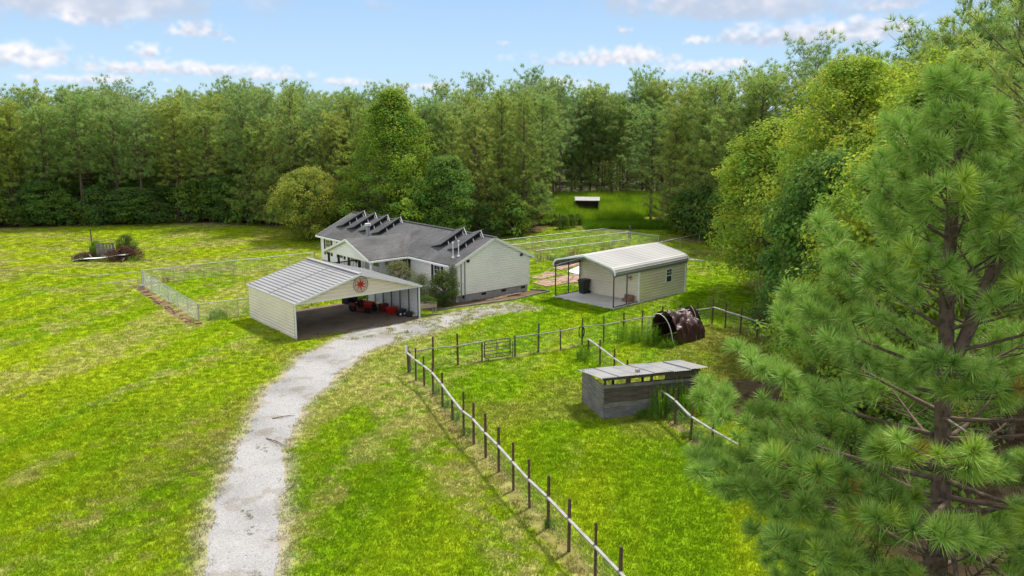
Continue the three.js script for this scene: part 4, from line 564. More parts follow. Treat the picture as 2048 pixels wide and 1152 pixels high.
// ---------------------------------------------------------------- patio, bed, planter, pile and other yard things
{
  const quadAt = (px) => px.map(([a, b]) => gp(a, b));
  const slabThing = (name, label, cat, px, m, h, n = 0) => { const f = thing(name, label, cat), c = quadAt(px).map(([x, z]) => V(x, 0, z)), g = new GB(), r = rng(n + 5);
    if (!n) { g.hexa([...c.map((q) => V(q.x, -.05, q.z)), ...c.map((q) => V(q.x, h, q.z))]); part('slab', g, m, f); return; }
    for (let i = 0; i < n; i++) for (let j = 0; j < n; j++) { if (r() < .06) continue; const at = (s, t) => c[0].clone().lerp(c[1], s).lerp(c[3].clone().lerp(c[2], s), t), e = .06, q = [at((i + e) / n, (j + e) / n), at((i + 1 - e) / n, (j + e) / n), at((i + 1 - e) / n, (j + 1 - e) / n), at((i + e) / n, (j + 1 - e) / n)], hh = h * (.75 + r() * .5); g.hexa([...q.map((p) => V(p.x, -.05, p.z)), ...q.map((p) => V(p.x, hh, p.z))]); } part('pavers', g, m, f, 'stuff'); };
  slabThing('brick_patio', 'low pink brick patio behind the house corner', 'patio', [[1062, 566], [1092, 574], [1176, 562], [1150, 549]], M.paver, .07, 14);
  slabThing('brick_path', 'worn patch of pink bricks between the house and the patio', 'path', [[1062, 556], [1082, 559], [1122, 549], [1100, 542]], M.paver, .05, 8);
  slabThing('concrete_pad', 'white concrete pad seen behind the open bay of the metal shed', 'slab', [[1134, 544], [1168, 553], [1200, 540], [1180, 524]], M.white, .08);
  slabThing('stone_edging', 'broken purple-grey stone edging along the white concrete pad', 'edging', [[1104, 538], [1122, 541], [1182, 524], [1172, 521]], M.paver, .09, 9);
  { const f = thing('planter_box', 'raised wooden planter box on legs beside the carport corner', 'planter', undefined, [-5.95, 0, -58.7], .55), b = new GB(); b.box(-.62, .55, -.28, .62, .6, .28); for (const z of [-.28, .25]) b.box(-.64, .55, z, .64, .88, z + .03); for (const x of [-.64, .61]) b.box(x, .55, -.25, x + .03, .88, .25); part('box', b, M.planter, f); const so = new GB(); so.box(-.6, .6, -.25, .6, .83, .25); part('soil', so, M.dirt, f); for (const x of [-.6, .56]) for (const z of [-.26, .22]) { const l = new GB(); l.box(x, 0, z, x + .05, .55, z + .05); part('leg', l, M.planter, f); } }
  { const g = new GB(); g.beam(V(-6.7, .05, -57.9), V(-4.9, .05, -58.9), .1, .1); single('ground_timber', g, M.greyWood[0], 'timber lying on the ground in front of the planter box', 'timber'); }
  { const f = thing('low_kennel', 'low white-roofed animal shelter standing in the tall green field', 'shelter', undefined, [10.4, 0, -119.5], -.1), r = new GB(); r.hexa([V(-1.75, 1.85, 1.1), V(1.75, 1.85, 1.1), V(1.75, 2.1, -1.6), V(-1.75, 2.1, -1.6), V(-1.75, 1.92, 1.1), V(1.75, 1.92, 1.1), V(1.75, 2.17, -1.6), V(-1.75, 2.17, -1.6)]); part('roof', r, M.oldRoof, f); for (const x of [-1.6, 1.55]) for (const z of [1, -1.2]) { const p = new GB(); p.box(x, 0, z, x + .08, 1.88, z + .08); part('post', p, M.greyWood[0], f); } const b = new GB(); b.box(-1.6, .05, -1.22, 1.6, 1.7, -1.16); part('back_panel', b, M.brownWood[0], f); const s = new GB(); s.box(-1.62, .05, -1.1, -1.56, 1.6, 1.0); s.box(1.56, .05, -1.1, 1.62, 1.6, 1.0); part('side_panel', s, M.greyWood[1], f); }
  { const g = new GB(); g.cyl(V(0, 0, 0), V(0, 2.0, 0), .09, .08); const [x, z] = gp(1119, 460); single('field_post', g, M.postWood, 'tall dark post at the near edge of the green field', 'post', undefined, [x, 0, z]); const [x2, z2] = gp(1149, 428), q = new GB(); q.cyl(V(0, 0, 0), V(0, 2.2, 0), .05); single('field_post', q, M.postWood, 'slim post beside the low animal shelter in the field', 'post', undefined, [x2, 0, z2]); }
  { const g = new GB(); g.cyl(V(0, 0, 0), V(0, 1.5, 0), .13, .1); const [x, z] = gp(1259, 478); single('garden_stump', g, M.postWood, 'thick dark post wrapped with vine on the garden fence', 'post', undefined, [x, 0, z]); }
  { const g = new GB(), r = rng(4); g.box(-.25, 0, -.12, .25, .13, .12); single('corner_brick', g, M.brick, 'red brick block at the foot of the near yard fence corner', 'brick', undefined, [-21.0, 0, -56.1], .3); for (let i = 0; i < 34; i++) { const t = r(), b = new GB(), w = .1 + r() * .12, h = .04 + r() * .05; b.box(-w, -.02, -.06, w, h, .06); single('edge_brick', b, M.brick, 'loose broken brick along the foot of the front yard fence', 'brick', 'bricks along the yard fence', [lerp(-29.9, -21.5, t) - .35 + (r() - .5) * .35, 0, lerp(-68.6, -57, t) + .3 + (r() - .5) * .3], r() * 3); } }
  { const g = new GB(), [x, z] = gp(284, 578); g.box(-.2, 0, -.16, .2, .32, .16); single('concrete_block', g, M.block, 'grey concrete block at the far corner of the front yard fence', 'block', undefined, [x, 0, z], .5); }
  // rubbish pile on the far lawn
  const [px, pz] = gp(200, 522);
  { const f = thing('metal_sheet', 'long bent white metal sheet in the rubbish pile on the far lawn', 'sheet', undefined, [px - 2.4, .0, pz + .25], .06), g = new GB(); for (let k = 0; k < 7; k++) { const y = (i) => .14 + .05 * Math.sin(i * 1.3) + i * .07; g.hexa([V(k * .72, y(k) - .02, .4), V(k * .72 + .72, y(k + 1) - .02, .35), V(k * .72 + .72, y(k + 1) - .02, -.35), V(k * .72, y(k) - .02, -.3), V(k * .72, y(k), .4), V(k * .72 + .72, y(k + 1), .35), V(k * .72 + .72, y(k + 1), -.35), V(k * .72, y(k), -.3)]); } part('sheet_metal', g, M.white, f); }
  { const f = thing('pallet', 'grey wooden pallet standing upright in the rubbish pile', 'pallet', undefined, [px + .1, 0, pz - 1.1], .1); for (let k = 0; k < 6; k++) { const g = new GB(); g.box(-.85 + k * .29, .3, 0, -.85 + k * .29 + .22, 1.55, .03); part('slat', g, M.greyWood[k % 3], f); } for (const y of [.4, .9, 1.45]) { const g = new GB(); g.box(-.86, y, -.05, .86, y + .09, -.004); part('crosspiece', g, M.greyWood[1], f); } }
  { const g = new GB(); g.cyl(V(0, 0, 0), V(0, 2.7, 0), .07, .06); single('pile_post', g, M.postWood, 'tall dark post standing behind the rubbish pile', 'post', undefined, [px - 2.0, 0, pz - 2.8]); }
  const r = rng(14); for (let i = 0; i < 26; i++) { const g = new GB(), l = .5 + r() * 1.4, a = r() * 6.28, x = px - 2.4 + r() * 6.4, z = pz - 1.2 + r() * 1.5, h = .1 + r() * .55; g.beam(V(x, h, z), V(x + l * Math.cos(a), Math.max(.05, h + (r() - .5) * .6), z + l * .6 * Math.sin(a)), .09, .05); single('scrap_board', g, [M.brick, M.brownWood[0], M.darkRed, M.greyWood[0]][i % 4], ['reddish scrap board in the rubbish pile', 'dark brown scrap board in the rubbish pile', 'dark red scrap board in the rubbish pile', 'grey scrap board in the rubbish pile'][i % 4], 'board', ['reddish scrap boards', 'brown scrap boards', 'dark red scrap boards', 'grey scrap boards'][i % 4]); }
  // fallen sticks by the drive
  for (const [a, b, c, d, label] of [[533, 878, 570, 893, 'thin fallen stick lying on the gravel drive'], [590, 968, 566, 990, 'dark fallen branch on the grass edge beside the gravel drive'], [545, 838, 590, 832, 'pale twig lying across the gravel near the tuft of dead needles']]) { const [x0, z0] = gp(a, b), [x1, z1] = gp(c, d), g = new GB(); g.tube([V(x0, .03, z0), V((x0 + x1) / 2 + .05, .07, (z0 + z1) / 2), V(x1, .03, z1)], [.022, .018, .008], 6); g.tube([V((x0 + x1) / 2, .06, (z0 + z1) / 2), V(x1 - .1, .14, z1 + .25)], [.012, .004], 5); single('fallen_stick', g, M.bark, label, 'stick'); }
}

// ---------------------------------------------------------------- plants
const tint = (c, r, amt = .22, yel = .15) => { const k = 1 + (r() - .5) * 2 * amt, w = (r() - .5) * 2 * yel; return [c[0] * k * (1 + w), c[1] * k, c[2] * k * (1 - w * .5)]; };
const unit = (r) => { const z = r() * 2 - 1, a = r() * 6.283, s = Math.sqrt(1 - z * z); return V(s * Math.cos(a), z, s * Math.sin(a)); };
function blade(g, o, d, len, w, r) {                                         // one narrow leaf as a triangle
  let sx = d.y * .3 - d.z, sy = d.z * .2 - d.x * .3, sz = d.x - d.y * .2; const l = Math.hypot(sx, sy, sz) || 1; sx *= w / 2 / l; sy *= w / 2 / l; sz *= w / 2 / l;
  if (r() < .5) { const t = sx; sx = sy; sy = t; }
  g.leaf([o.x - sx, o.y - sy, o.z - sz], [o.x + sx, o.y + sy, o.z + sz], [o.x + d.x * len, o.y + d.y * len, o.z + d.z * len]);
}
function flake(g, c, n, s, r) {                                              // one broad leaf: two triangles folded along the midrib
  const a = unit(r); a.addScaledVector(n, -a.dot(n)).normalize(); const b = n.clone().cross(a), w = s * (.5 + r() * .2), f = s * .12;
  const A = [c.x - a.x * s * .5, c.y - a.y * s * .5, c.z - a.z * s * .5], C = [c.x + a.x * s * .5, c.y + a.y * s * .5, c.z + a.z * s * .5];
  g.leaf(A, [c.x + b.x * w / 2 + n.x * f, c.y + b.y * w / 2 + n.y * f, c.z + b.z * w / 2 + n.z * f], C);
  g.leaf(A, C, [c.x - b.x * w / 2 + n.x * f, c.y - b.y * w / 2 + n.y * f, c.z - b.z * w / 2 + n.z * f]);
}
const NEAR_NEEDLE = new THREE.MeshPhysicalMaterial({ color: 0xffffff, vertexColors: true, roughness: .55, specularIntensity: .3, transmission: .25, thickness: 0, side: THREE.DoubleSide }), NEEDLE = leafMat(.45), LEAF = leafMat(.5), GRASS = new THREE.MeshPhysicalMaterial({ color: 0xffffff, roughness: 1, specularIntensity: .08, transmission: .4, thickness: 0, side: THREE.DoubleSide });

function pineShape(seed, o) {                                                // returns { trunk, limbs, crown }
  const r = rng(seed), trunk = new GB(), limbs = new GB(), crown = new GB(true), h = o.h, bend = V((r() - .5) * .6, 0, (r() - .5) * .6);
  const axis = (y) => V(bend.x * Math.sin(y / h * 2.4), y, bend.z * Math.sin(y / h * 2.9)), rad = (y) => o.girth * Math.pow(1 - y / (h * 1.02), .8) + .02;
  const tp = [], tr = []; for (let k = 0; k <= 9; k++) { tp.push(axis(h * .98 * k / 9)); tr.push(rad(h * .98 * k / 9)); } tp[0].y = -.2; trunk.tube(tp, tr, 8, false);
  const tuft = (c, d, s) => { crown.col = tint(o.col, r, .28, .18); for (let k = 0; k < o.blades; k++) { const u = unit(r).addScaledVector(d, .75).normalize(); u.y += .12; blade(crown, c, u.normalize(), o.L * s * (.7 + r() * .5), o.w * s, r); } };
  const y0 = h * o.cs; let y = y0, az = r() * 6.28;
  while (y < h * .99) {
    const t = (y - y0) / (h - y0), R = o.r * o.prof(t) * (.85 + r() * .3), n = t > .9 ? 3 : o.per;
    for (let b = 0; b < n; b++) {
      az += 2.4 + (r() - .5) * .7; const len = Math.max(.35, R * (.6 + r() * .55)), up = lerp(o.up0, o.up1, t) + (r() - .5) * .25, base = axis(y + (r() - .5) * .3);
      const dir = V(Math.cos(az) * Math.cos(up), Math.sin(up), Math.sin(az) * Math.cos(up)), side = V(-Math.sin(az), 0, Math.cos(az)), at = (s) => base.clone().addScaledVector(dir, len * s).add(V(0, len * .16 * s * s, 0));
      limbs.tube([at(0), at(.5), at(.96)], [rad(y) * .32 + .012, rad(y) * .2 + .01, .008], 4, false);
      const m = Math.max(1, Math.round(len * o.dens));
      for (let k = 0; k < m; k++) {
        const s = 1 - Math.pow(r(), 1.15) * (t < .1 ? .55 : .8), w = (1 - s * .55) * len * .42, c = at(s).addScaledVector(side, (r() - .5) * 2 * w).add(V(0, (r() - .25) * .3, 0)), d = dir.clone().addScaledVector(side, (r() - .5) * 1.4).add(V(0, .55, 0)).normalize();
        const nt = o.sub; for (let q = 0; q < nt; q++) tuft(c.clone().add(V((r() - .5) * .42, (r() - .5) * .26, (r() - .5) * .42)), d, .8 + r() * .4);
      }
    }
    y += o.step * (.8 + r() * .4) * (t > .8 ? .7 : 1);
  }
  for (let k = 0; k < o.spires; k++) { const a = r() * 6.28, q = Math.sqrt(r()) * o.r * .34, b = axis(h * (.93 + r() * .045 - q * .045)).add(V(q * Math.cos(a), 0, q * Math.sin(a))), l = .6 + r() * 1.0; crown.col = tint(o.col, r, .2, .1); for (let m = 0; m < 46; m++) { const f = r(), d = unit(r).multiplyScalar(.8).add(V(0, 1, 0)).normalize(); blade(crown, b.clone().add(V(0, f * l, 0)), d, .2 * (1.1 - f * .5), .03, r); } }
  if (o.dead) for (let k = 0; k < o.dead; k++) { const yy = h * (.16 + r() * (o.cs - .12)), a = r() * 6.28, b = axis(yy), l = .6 + r() * 1.6; limbs.tube([b, b.clone().add(V(Math.cos(a) * l * .6, -.02, Math.sin(a) * l * .6)), b.clone().add(V(Math.cos(a) * l, -.2 + r() * .3, Math.sin(a) * l))], [.035, .022, .006], 4, false); }
  return { trunk: trunk.geo(), limbs: limbs.geo(), crown: crown.geo() };
}
function treeThing(name, shape, bark, leaf, label, cat, group, pos, turn, scale) {
  const t = thing(name, label, cat, group, pos, turn); if (scale) t.scale.set(...(Array.isArray(scale) ? scale : [scale, scale, scale]));
  part('trunk', shape.trunk, bark, t); if (shape.limbs) part('limbs', shape.limbs, bark, t, 'stuff'); part('crown', shape.crown, leaf, t); return t;
}
const NEEDLES = [[1, 1, 1], [1.05, 1.02, .88], [.86, .93, .93], [.95, 1.02, .9], [1.06, 1.05, 1]].map((c) => { const m = leafMat(.45); m.color.setRGB(...c.map((x) => x * .88)); return m; });
const round = (t) => Math.pow(Math.sin(Math.PI * clamp(.12 + t * .82, 0, 1)), .55), cone = (t) => Math.pow(1 - t, .62) * (t < .1 ? .75 + t * 2.5 : 1);
const PG = [.40, .52, .14], PG2 = [.45, .54, .12], PD = [.34, .47, .15];
const far = { L: .5, w: .055, blades: 15, per: 5, step: .6, dens: 2.2, sub: 2, up0: .05, up1: .85, girth: .17, spires: 13 };
const tallPines = [1, 2, 3, 4, 5].map((k) => pineShape(100 + k, { ...far, h: 16.4 + k * .35, cs: .33 + .05 * (k % 3), r: 3.9 + .35 * (k % 3), prof: round, col: [PG, PD, PG2, PG, PD][k - 1], dead: 14 }));
const fullPines = [1, 2, 3].map((k) => pineShape(200 + k, { ...far, h: 14 + k, cs: .05, r: 4.3 + .3 * k, prof: cone, col: [PG2, PG, PG2][k - 1], step: .72, per: 6, up1: .9, dens: 2.1 }));
const midPine = pineShape(301, { h: 19, cs: .25, r: 4.2, prof: round, col: PG, L: .38, w: .035, blades: 14, per: 5, step: .62, dens: 2.4, sub: 3, up0: .1, up1: .85, girth: .24, spires: 26 });

const bushyPine = fullPines[0];
function leafyShape(seed, o) {                                               // broadleaf crown: leaves on clumps at the ends of limbs
  const r = rng(seed), trunk = new GB(), limbs = new GB(), crown = new GB(true), h = o.h, y0 = h * o.cs;
  trunk.tube([V(0, -.2, 0), V(.1, h * .3, .05), V(-.05, h * .6, 0), V(0, h * .9, 0)], [o.girth, o.girth * .75, o.girth * .45, .03], 8, false);
  const env = (t, a) => o.r * o.prof(t) * (.36 + 1.24 * fbm(Math.cos(a) * 2.1 + 20 + seed, Math.sin(a) * 2.1 + t * 6 + 20, 3));
  for (let k = 0; k < o.clumps; k++) {
    const t = Math.pow(r(), .85), a = r() * 6.28, q = env(t, a) * (r() < .72 ? .78 + r() * .3 : .25 + r() * .55), c = V(Math.cos(a) * q, y0 + (h - y0) * t, Math.sin(a) * q), cr = o.cr * (.6 + r() * .8);
    if (k % 3 === 0) { const y = Math.max(h * .12, c.y - q * .7), b = V(0, Math.min(y, h * .88), 0); limbs.tube([b, b.clone().lerp(c, .55).add(V(0, q * .06, 0)), c], [.05, .03, .008], 4, false); }
    const tone = tint(o.col2 && r() < o.mix ? o.col2 : o.col, r, .2, .16), out = V(c.x, (c.y - h * .45) * .5, c.z).normalize();
    for (let m = 0; m < o.leaves; m++) { const u = unit(r), p = c.clone().add(V(u.x, u.y * .62, u.z).multiplyScalar(cr * (.55 + r() * .5))); crown.col = tint(tone, r, .16, .1); flake(crown, p, u.multiplyScalar(.7).add(V(0, .55, 0)).addScaledVector(out, .35).add(unit(r).multiplyScalar(.45)).normalize(), o.size * (.7 + r() * .6), r); }
  }
  return { trunk: trunk.geo(), limbs: limbs.geo(), crown: crown.geo() };
}
const egg = (t) => Math.pow(Math.sin(Math.PI * clamp(.1 + t * .86, 0, 1)), .7), spire = (t) => Math.pow(1 - t, .7) * (t < .12 ? .7 + t * 2.5 : 1) + .04, dome = (t) => Math.sqrt(Math.max(.02, 1 - Math.pow(t, 2.2))) * (t < .15 ? .8 + t * 1.3 : 1);
const YG = [.42, .51, .05], YG2 = [.28, .42, .05], MG = [.20, .34, .05], DG = [.11, .21, .04];
const gum = [leafyShape(401, { h: 12.6, cs: .1, r: 4.4, prof: dome, cr: .8, clumps: 560, leaves: 50, size: .23, col: YG, col2: YG2, mix: .45, girth: .18 }), leafyShape(402, { h: 17, cs: .1, r: 4.8, prof: egg, cr: .8, clumps: 760, leaves: 50, size: .22, col: YG, col2: YG2, mix: .4, girth: .2 }), leafyShape(403, { h: 17, cs: .06, r: 5.9, prof: spire, cr: .95, clumps: 720, leaves: 46, size: .26, col: [.30, .42, .035], col2: MG, mix: .4, girth: .2 })];
const roundTree = leafyShape(411, { h: 7.7, cs: .08, r: 4.0, prof: egg, cr: .7, clumps: 520, leaves: 46, size: .21, col: [.36, .40, .06], col2: [.25, .31, .05], mix: .4, girth: .14 });
const darkTree = leafyShape(421, { h: 9, cs: .08, r: 3.4, prof: egg, cr: .8, clumps: 420, leaves: 46, size: .24, col: MG, col2: DG, mix: .5, girth: .13 });
const bushes = [1, 2, 3].map((k) => leafyShape(430 + k, { h: 3.2, cs: .05, r: 1.7, prof: dome, cr: .5, clumps: 110, leaves: 26, size: .2, col: [DG, MG, [.12, .21, .02]][k - 1], col2: [.18, .24, .02], mix: .2, girth: .05 }));

// forest behind the lawn
{
  const r = rng(77), groups = ['pines of the forest edge', 'pines deeper in the forest'];
  let i = 0; const add = (x, z, deep, sc = 1) => { const s = tallPines[i++ % 5]; treeThing('pine_tree', s, M.bark, NEEDLES[Math.floor(r() * 5)], deep ? 'tall pine rising behind the front row of the forest' : 'tall bare-trunked pine in the front row of the forest behind the lawn', 'tree', groups[+deep], [x, 0, z], r() * 6.28, [sc * (.8 + r() * .5), sc * (.88 + r() * .2), sc * (.8 + r() * .5)]); };
  for (let x = -92; x < -17; x += 3.0 + r() * 2.4) add(x, treeLine(x) - 1.2 - r() * 2.2, false, .81);
  for (const [dz, sp] of [[6.5, 3.8], [12.5, 4.0], [19, 4.4], [27, 5]]) for (let x = -92 - dz * .5; x < 4; x += sp * (.75 + r() * .5)) add(x, treeLine(Math.min(2, x)) - dz - r() * 3.5, true, .82 + dz * .003);
  for (const z of [-141, -147, -154]) for (let x = 3; x < 34; x += 3.4 + r() * 1.4) add(x, z - r() * 3, true, .88 + (r() < .15 ? .12 : 0));
  for (const [px, z, sc] of [[1225, -150, .98], [1295, -146, 1.12], [1315, -143, 1.05], [1180, -143, .95], [1120, -136, .95], [1075, -128, .93]]) add((px - 1024) / F * (-z * .98 + 1.5), z, true, sc);
  for (const [x, z, sc] of [[18.1, -112.2, .9], [21.5, -108, .92], [23.5, -103, .93], [25, -112, 1], [27.5, -97, 1.0], [29.5, -104, 1.02], [31, -92, 1.02], [26.5, -92, .98], [34, -99, 1.05], [33, -84, 1.05], [37, -90, 1.05], [36, -76, 1.06], [41, -82, 1.1], [33, -70, 1.1], [38, -68, 1.15], [29, -78, 1.03], [31.5, -62, 1.12], [36, -58, 1.2], [30, -53, 1.18], [41, -63, 1.2], [34, -48, 1.25]]) add(x, z, x > 20, sc);
  const full = [[590, -104, 1, 1.03], [548, -106, 0, .78], [500, -107.5, 2, .72], [730, -101, 2, .86], [690, -106, 0, .86], [900, -100, 1, .84], [950, -99, 0, .96], [1050, -101, 2, .93], [1000, -104, 1, 1.0], [1350, -106, 0, .92], [1400, -101, 1, .9], [1455, -97, 2, .96], [1500, -93, 0, 1.04], [18, -107, 1, .72]];
  for (const [px, z, k, sc] of full) treeThing('pine_tree', fullPines[k], M.bark, NEEDLES[k], px < 700 ? 'broad conical pine with boughs down to the ground at the edge of the lawn' : px < 1100 ? 'broad low-branched pine close behind the house' : 'broad low-branched pine on the right side of the green field', 'tree', px < 700 ? 'broad pines by the lawn' : px < 1100 ? 'broad pines behind the house' : 'broad pines right of the field', [(px - 1024) / F * (-z * .98 + 1.5), 0, z], r() * 6.28, sc);
  treeThing('gum_tree', gum[2], M.paleBark, LEAF, 'tall pointed yellow-green broadleaf tree towering behind the house', 'tree', undefined, [-13.2, 0, -97], .6, [1.05, .95, 1.05]);
  treeThing('gum_tree', darkTree, M.paleBark, LEAF, 'mid green broadleaf tree at the foot of the tall pointed tree behind the house', 'tree', undefined, [-7.2, 0, -94], 1.6, [.95, 1.0, .95]);
  treeThing('round_tree', roundTree, M.paleBark, LEAF, 'rounded olive-yellow tree on the lawn behind the far end of the house', 'tree', undefined, [-22.4, 0, -94.5], 0);
  treeThing('gum_tree', gum[0], M.paleBark, LEAF, 'bright yellow-green broadleaf tree at the right edge of the lawn beyond the tan shed', 'tree', undefined, [19.9, 0, -66], .4, [1.15, 1.03, 1.15]);
  treeThing('gum_tree', gum[1], M.paleBark, LEAF, 'tall yellow-green broadleaf tree behind the paddock, next to the shorter bright one', 'tree', undefined, [21.2, 0, -54.5], 2.2, [1.02, 1.0, 1.02]);
  treeThing('gum_tree', gum[1], M.paleBark, LEAF, 'tall yellow-green broadleaf tree whose top shows above the large pine', 'tree', undefined, [22.4, 0, -44.5], 4.1, [.95, .99, .95]);
  treeThing('dark_tree', darkTree, M.paleBark, LEAF, 'dark green broadleaf tree in front of the yellow-green trees beside the paddock', 'tree', undefined, [18.6, 0, -49], 1, [.95, 1.05, .95]);
  treeThing('dark_tree', darkTree, M.paleBark, LEAF, 'low dark green tree in the shade behind the large pine', 'tree', undefined, [16.2, 0, -40.5], 2.5, [.9, .85, .9]);
  treeThing('dark_tree', darkTree, M.paleBark, LEAF, 'mid green broadleaf tree between the bright tree and the large pine', 'tree', undefined, [16.9, 0, -45], 3.1, [1.15, 1.3, 1.15]);
  treeThing('gum_tree', gum[0], M.paleBark, LEAF, 'leafy green tree filling the gap just behind the large pine', 'tree', undefined, [15.2, 0, -35], 5.1, [.85, .98, .85]);
  treeThing('gum_tree', gum[2], M.paleBark, LEAF, 'pointed green tree beside the large pine, under the tall dark pine', 'tree', undefined, [18.6, 0, -38], 2.1, [.95, .9, .95]);
  treeThing('gum_tree', gum[1], M.paleBark, LEAF, 'broad yellow-green tree behind the shorter bright tree at the lawn edge', 'tree', undefined, [25, 0, -60], 1.1, [1.1, 1.0, 1.1]);
  treeThing('pine_tree', midPine, M.bark, NEEDLE, 'tall dark pine rising above the broadleaf trees behind the large pine', 'tree', undefined, [21.6, 0, -35.5], 2, [1, 1.03, 1]);
  treeThing('pine_tree', midPine, M.bark, NEEDLE, 'tall pine standing behind the yellow-green trees on the right', 'tree', undefined, [27.5, 0, -44], 4, [1, 1.02, 1]);
  for (let x = -76; x < 3; x += 3.2 + r() * 2) treeThing('understory_tree', darkTree, M.paleBark, LEAF, 'low broadleaf tree in the shade between the forest pines', 'tree', 'understory trees', [x, 0, treeLine(Math.min(2, x)) - 4 - r() * 9], r() * 6.28, [.8 + r() * .3, .35 + r() * .35, .8 + r() * .3]);
  for (const zz of [-122, -140, -166]) for (let x = -105; x < 62; x += 5.5 + r() * 3) if (zz < -141 || x < 2 || x > 27) treeThing('understory_tree', r() < .4 ? bushyPine : darkTree, M.paleBark, r() < .5 ? NEEDLES[2] : LEAF, 'leafy tree deep inside the forest behind the pines', 'tree', 'trees deep in the forest', [x, 0, zz - r() * 6], r() * 6.28, [1.3, .75 + r() * .4, 1.3]);
  for (let x = -70; x < -20; x += 6 + r() * 6) treeThing('understory_tree', darkTree, M.paleBark, LEAF, 'rounded broadleaf tree standing among the front pines of the forest', 'tree', 'broadleaf trees at the forest edge', [x, 0, treeLine(x) - 1.5 - r() * 2], r() * 6.28, [.8 + r() * .3, .45 + r() * .35, .8 + r() * .3]);
  for (let x = 4; x < 26; x += 2.6 + r() * 1.2) treeThing('pine_tree', fullPines[Math.floor(r() * 3)], M.bark, NEEDLE, 'low-branched pine along the back edge of the tall green field', 'tree', 'pines behind the field', [x, 0, -140 - r() * 3], r() * 6.28, [.55 + r() * .15, .62 + r() * .3, .55 + r() * .15]);
  // undergrowth along the forest edge
  let b = 0; const bush = (x, z, sc, label, group) => treeThing('shrub', bushes[b++ % 3], M.paleBark, LEAF, label, 'shrub', group, [x, 0, z], r() * 6.28, [sc * (.9 + r() * .4), sc * (.75 + r() * .5), sc * (.9 + r() * .4)]);
  for (let x = -90; x < -24; x += 1.9 + r() * 1.5) bush(x, treeLine(x) - .4 - r() * 2.5, .75 + r() * .7, 'dark leafy shrub in the undergrowth along the forest edge', 'shrubs along the forest edge');
  for (let x = -20; x < 3; x += 2 + r() * 1.6) bush(x, -95.5 - r() * 2.5, .8 + r() * .5, 'green shrub between the house and the trees behind it', 'shrubs behind the house');
  for (const [x, z, s] of [[19.8, -99, 1.2], [21.4, -97, 1.5], [22.6, -94, 1.4], [20.6, -101.5, 1.3], [23.8, -90, 1.5], [24.5, -86, 1.3], [22.2, -91, 1.0]]) bush(x, z, s, 'dark shrub below the pines on the right of the garden', 'shrubs right of the garden');
  for (const [px, py, s] of [[1110, 452, .45], [1126, 458, .5], [1142, 455, .5], [1155, 450, .42], [1166, 447, .4]]) { const [x, z] = gp(px, py); treeThing('shrub', bushes[2], M.paleBark, LEAF, 'small light green shrub at the near edge of the tall green field', 'shrub', 'shrubs at the field edge', [x, 0, z], r() * 6, s); }
  for (const [x, z, s] of [[17.2, -55, .7], [18.4, -58, .9], [14.5, -36.5, .9], [13, -33, 1], [15.5, -31, 1.2], [12.2, -29, .8]]) bush(x, z, s, 'shaded shrub under the trees beside the paddock', 'shrubs beside the paddock');
}
{ // shrubs at the house
  const hs = (f, label, x, z, sc, turn) => treeThing('garden_shrub', f, M.paleBark, LEAF, label, 'shrub', undefined, [x, 0, z], turn, sc);
  const lush = leafyShape(451, { h: 2.6, cs: .03, r: 1.05, prof: egg, cr: .32, clumps: 170, leaves: 34, size: .1, col: [.08, .145, .02], col2: [.15, .18, .03], mix: .35, girth: .05 }), pale = leafyShape(452, { h: 2.4, cs: .05, r: .9, prof: egg, cr: .34, clumps: 110, leaves: 30, size: .09, col: [.26, .29, .17], col2: [.15, .19, .08], mix: .4, girth: .04 }), olive = leafyShape(453, { h: 2.7, cs: .05, r: 1.5, prof: dome, cr: .4, clumps: 170, leaves: 34, size: .1, col: [.25, .255, .10], col2: [.19, .21, .08], mix: .5, girth: .05 });
  hs(lush, 'dense dark green shrub at the front corner of the house', -5.0, -61.6, [1, .98, 1], 0); hs(pale, 'pale grey-green shrub between the carport and the house corner', -6.6, -61.6, [1, 1, 1], 1);
  hs(olive, 'olive green shrub in front of the house beside the porch', -8.6, -64.6, [1, 1, 1], 2); hs(pale, 'thin grey-green shrub climbing the house corner downspouts', -4.35, -62.0, [.55, 1.25, .55], 3);
  const herb = leafyShape(454, { h: .7, cs: .1, r: .55, prof: dome, cr: .2, clumps: 40, leaves: 26, size: .07, col: [.10, .19, .02], girth: .02 }); const t = treeThing('planter_herbs', herb, M.paleBark, LEAF, 'light green herbs growing in the raised planter box', 'plant', undefined, [-5.95, .78, -58.7], 0, [1, .9, .5]);
}

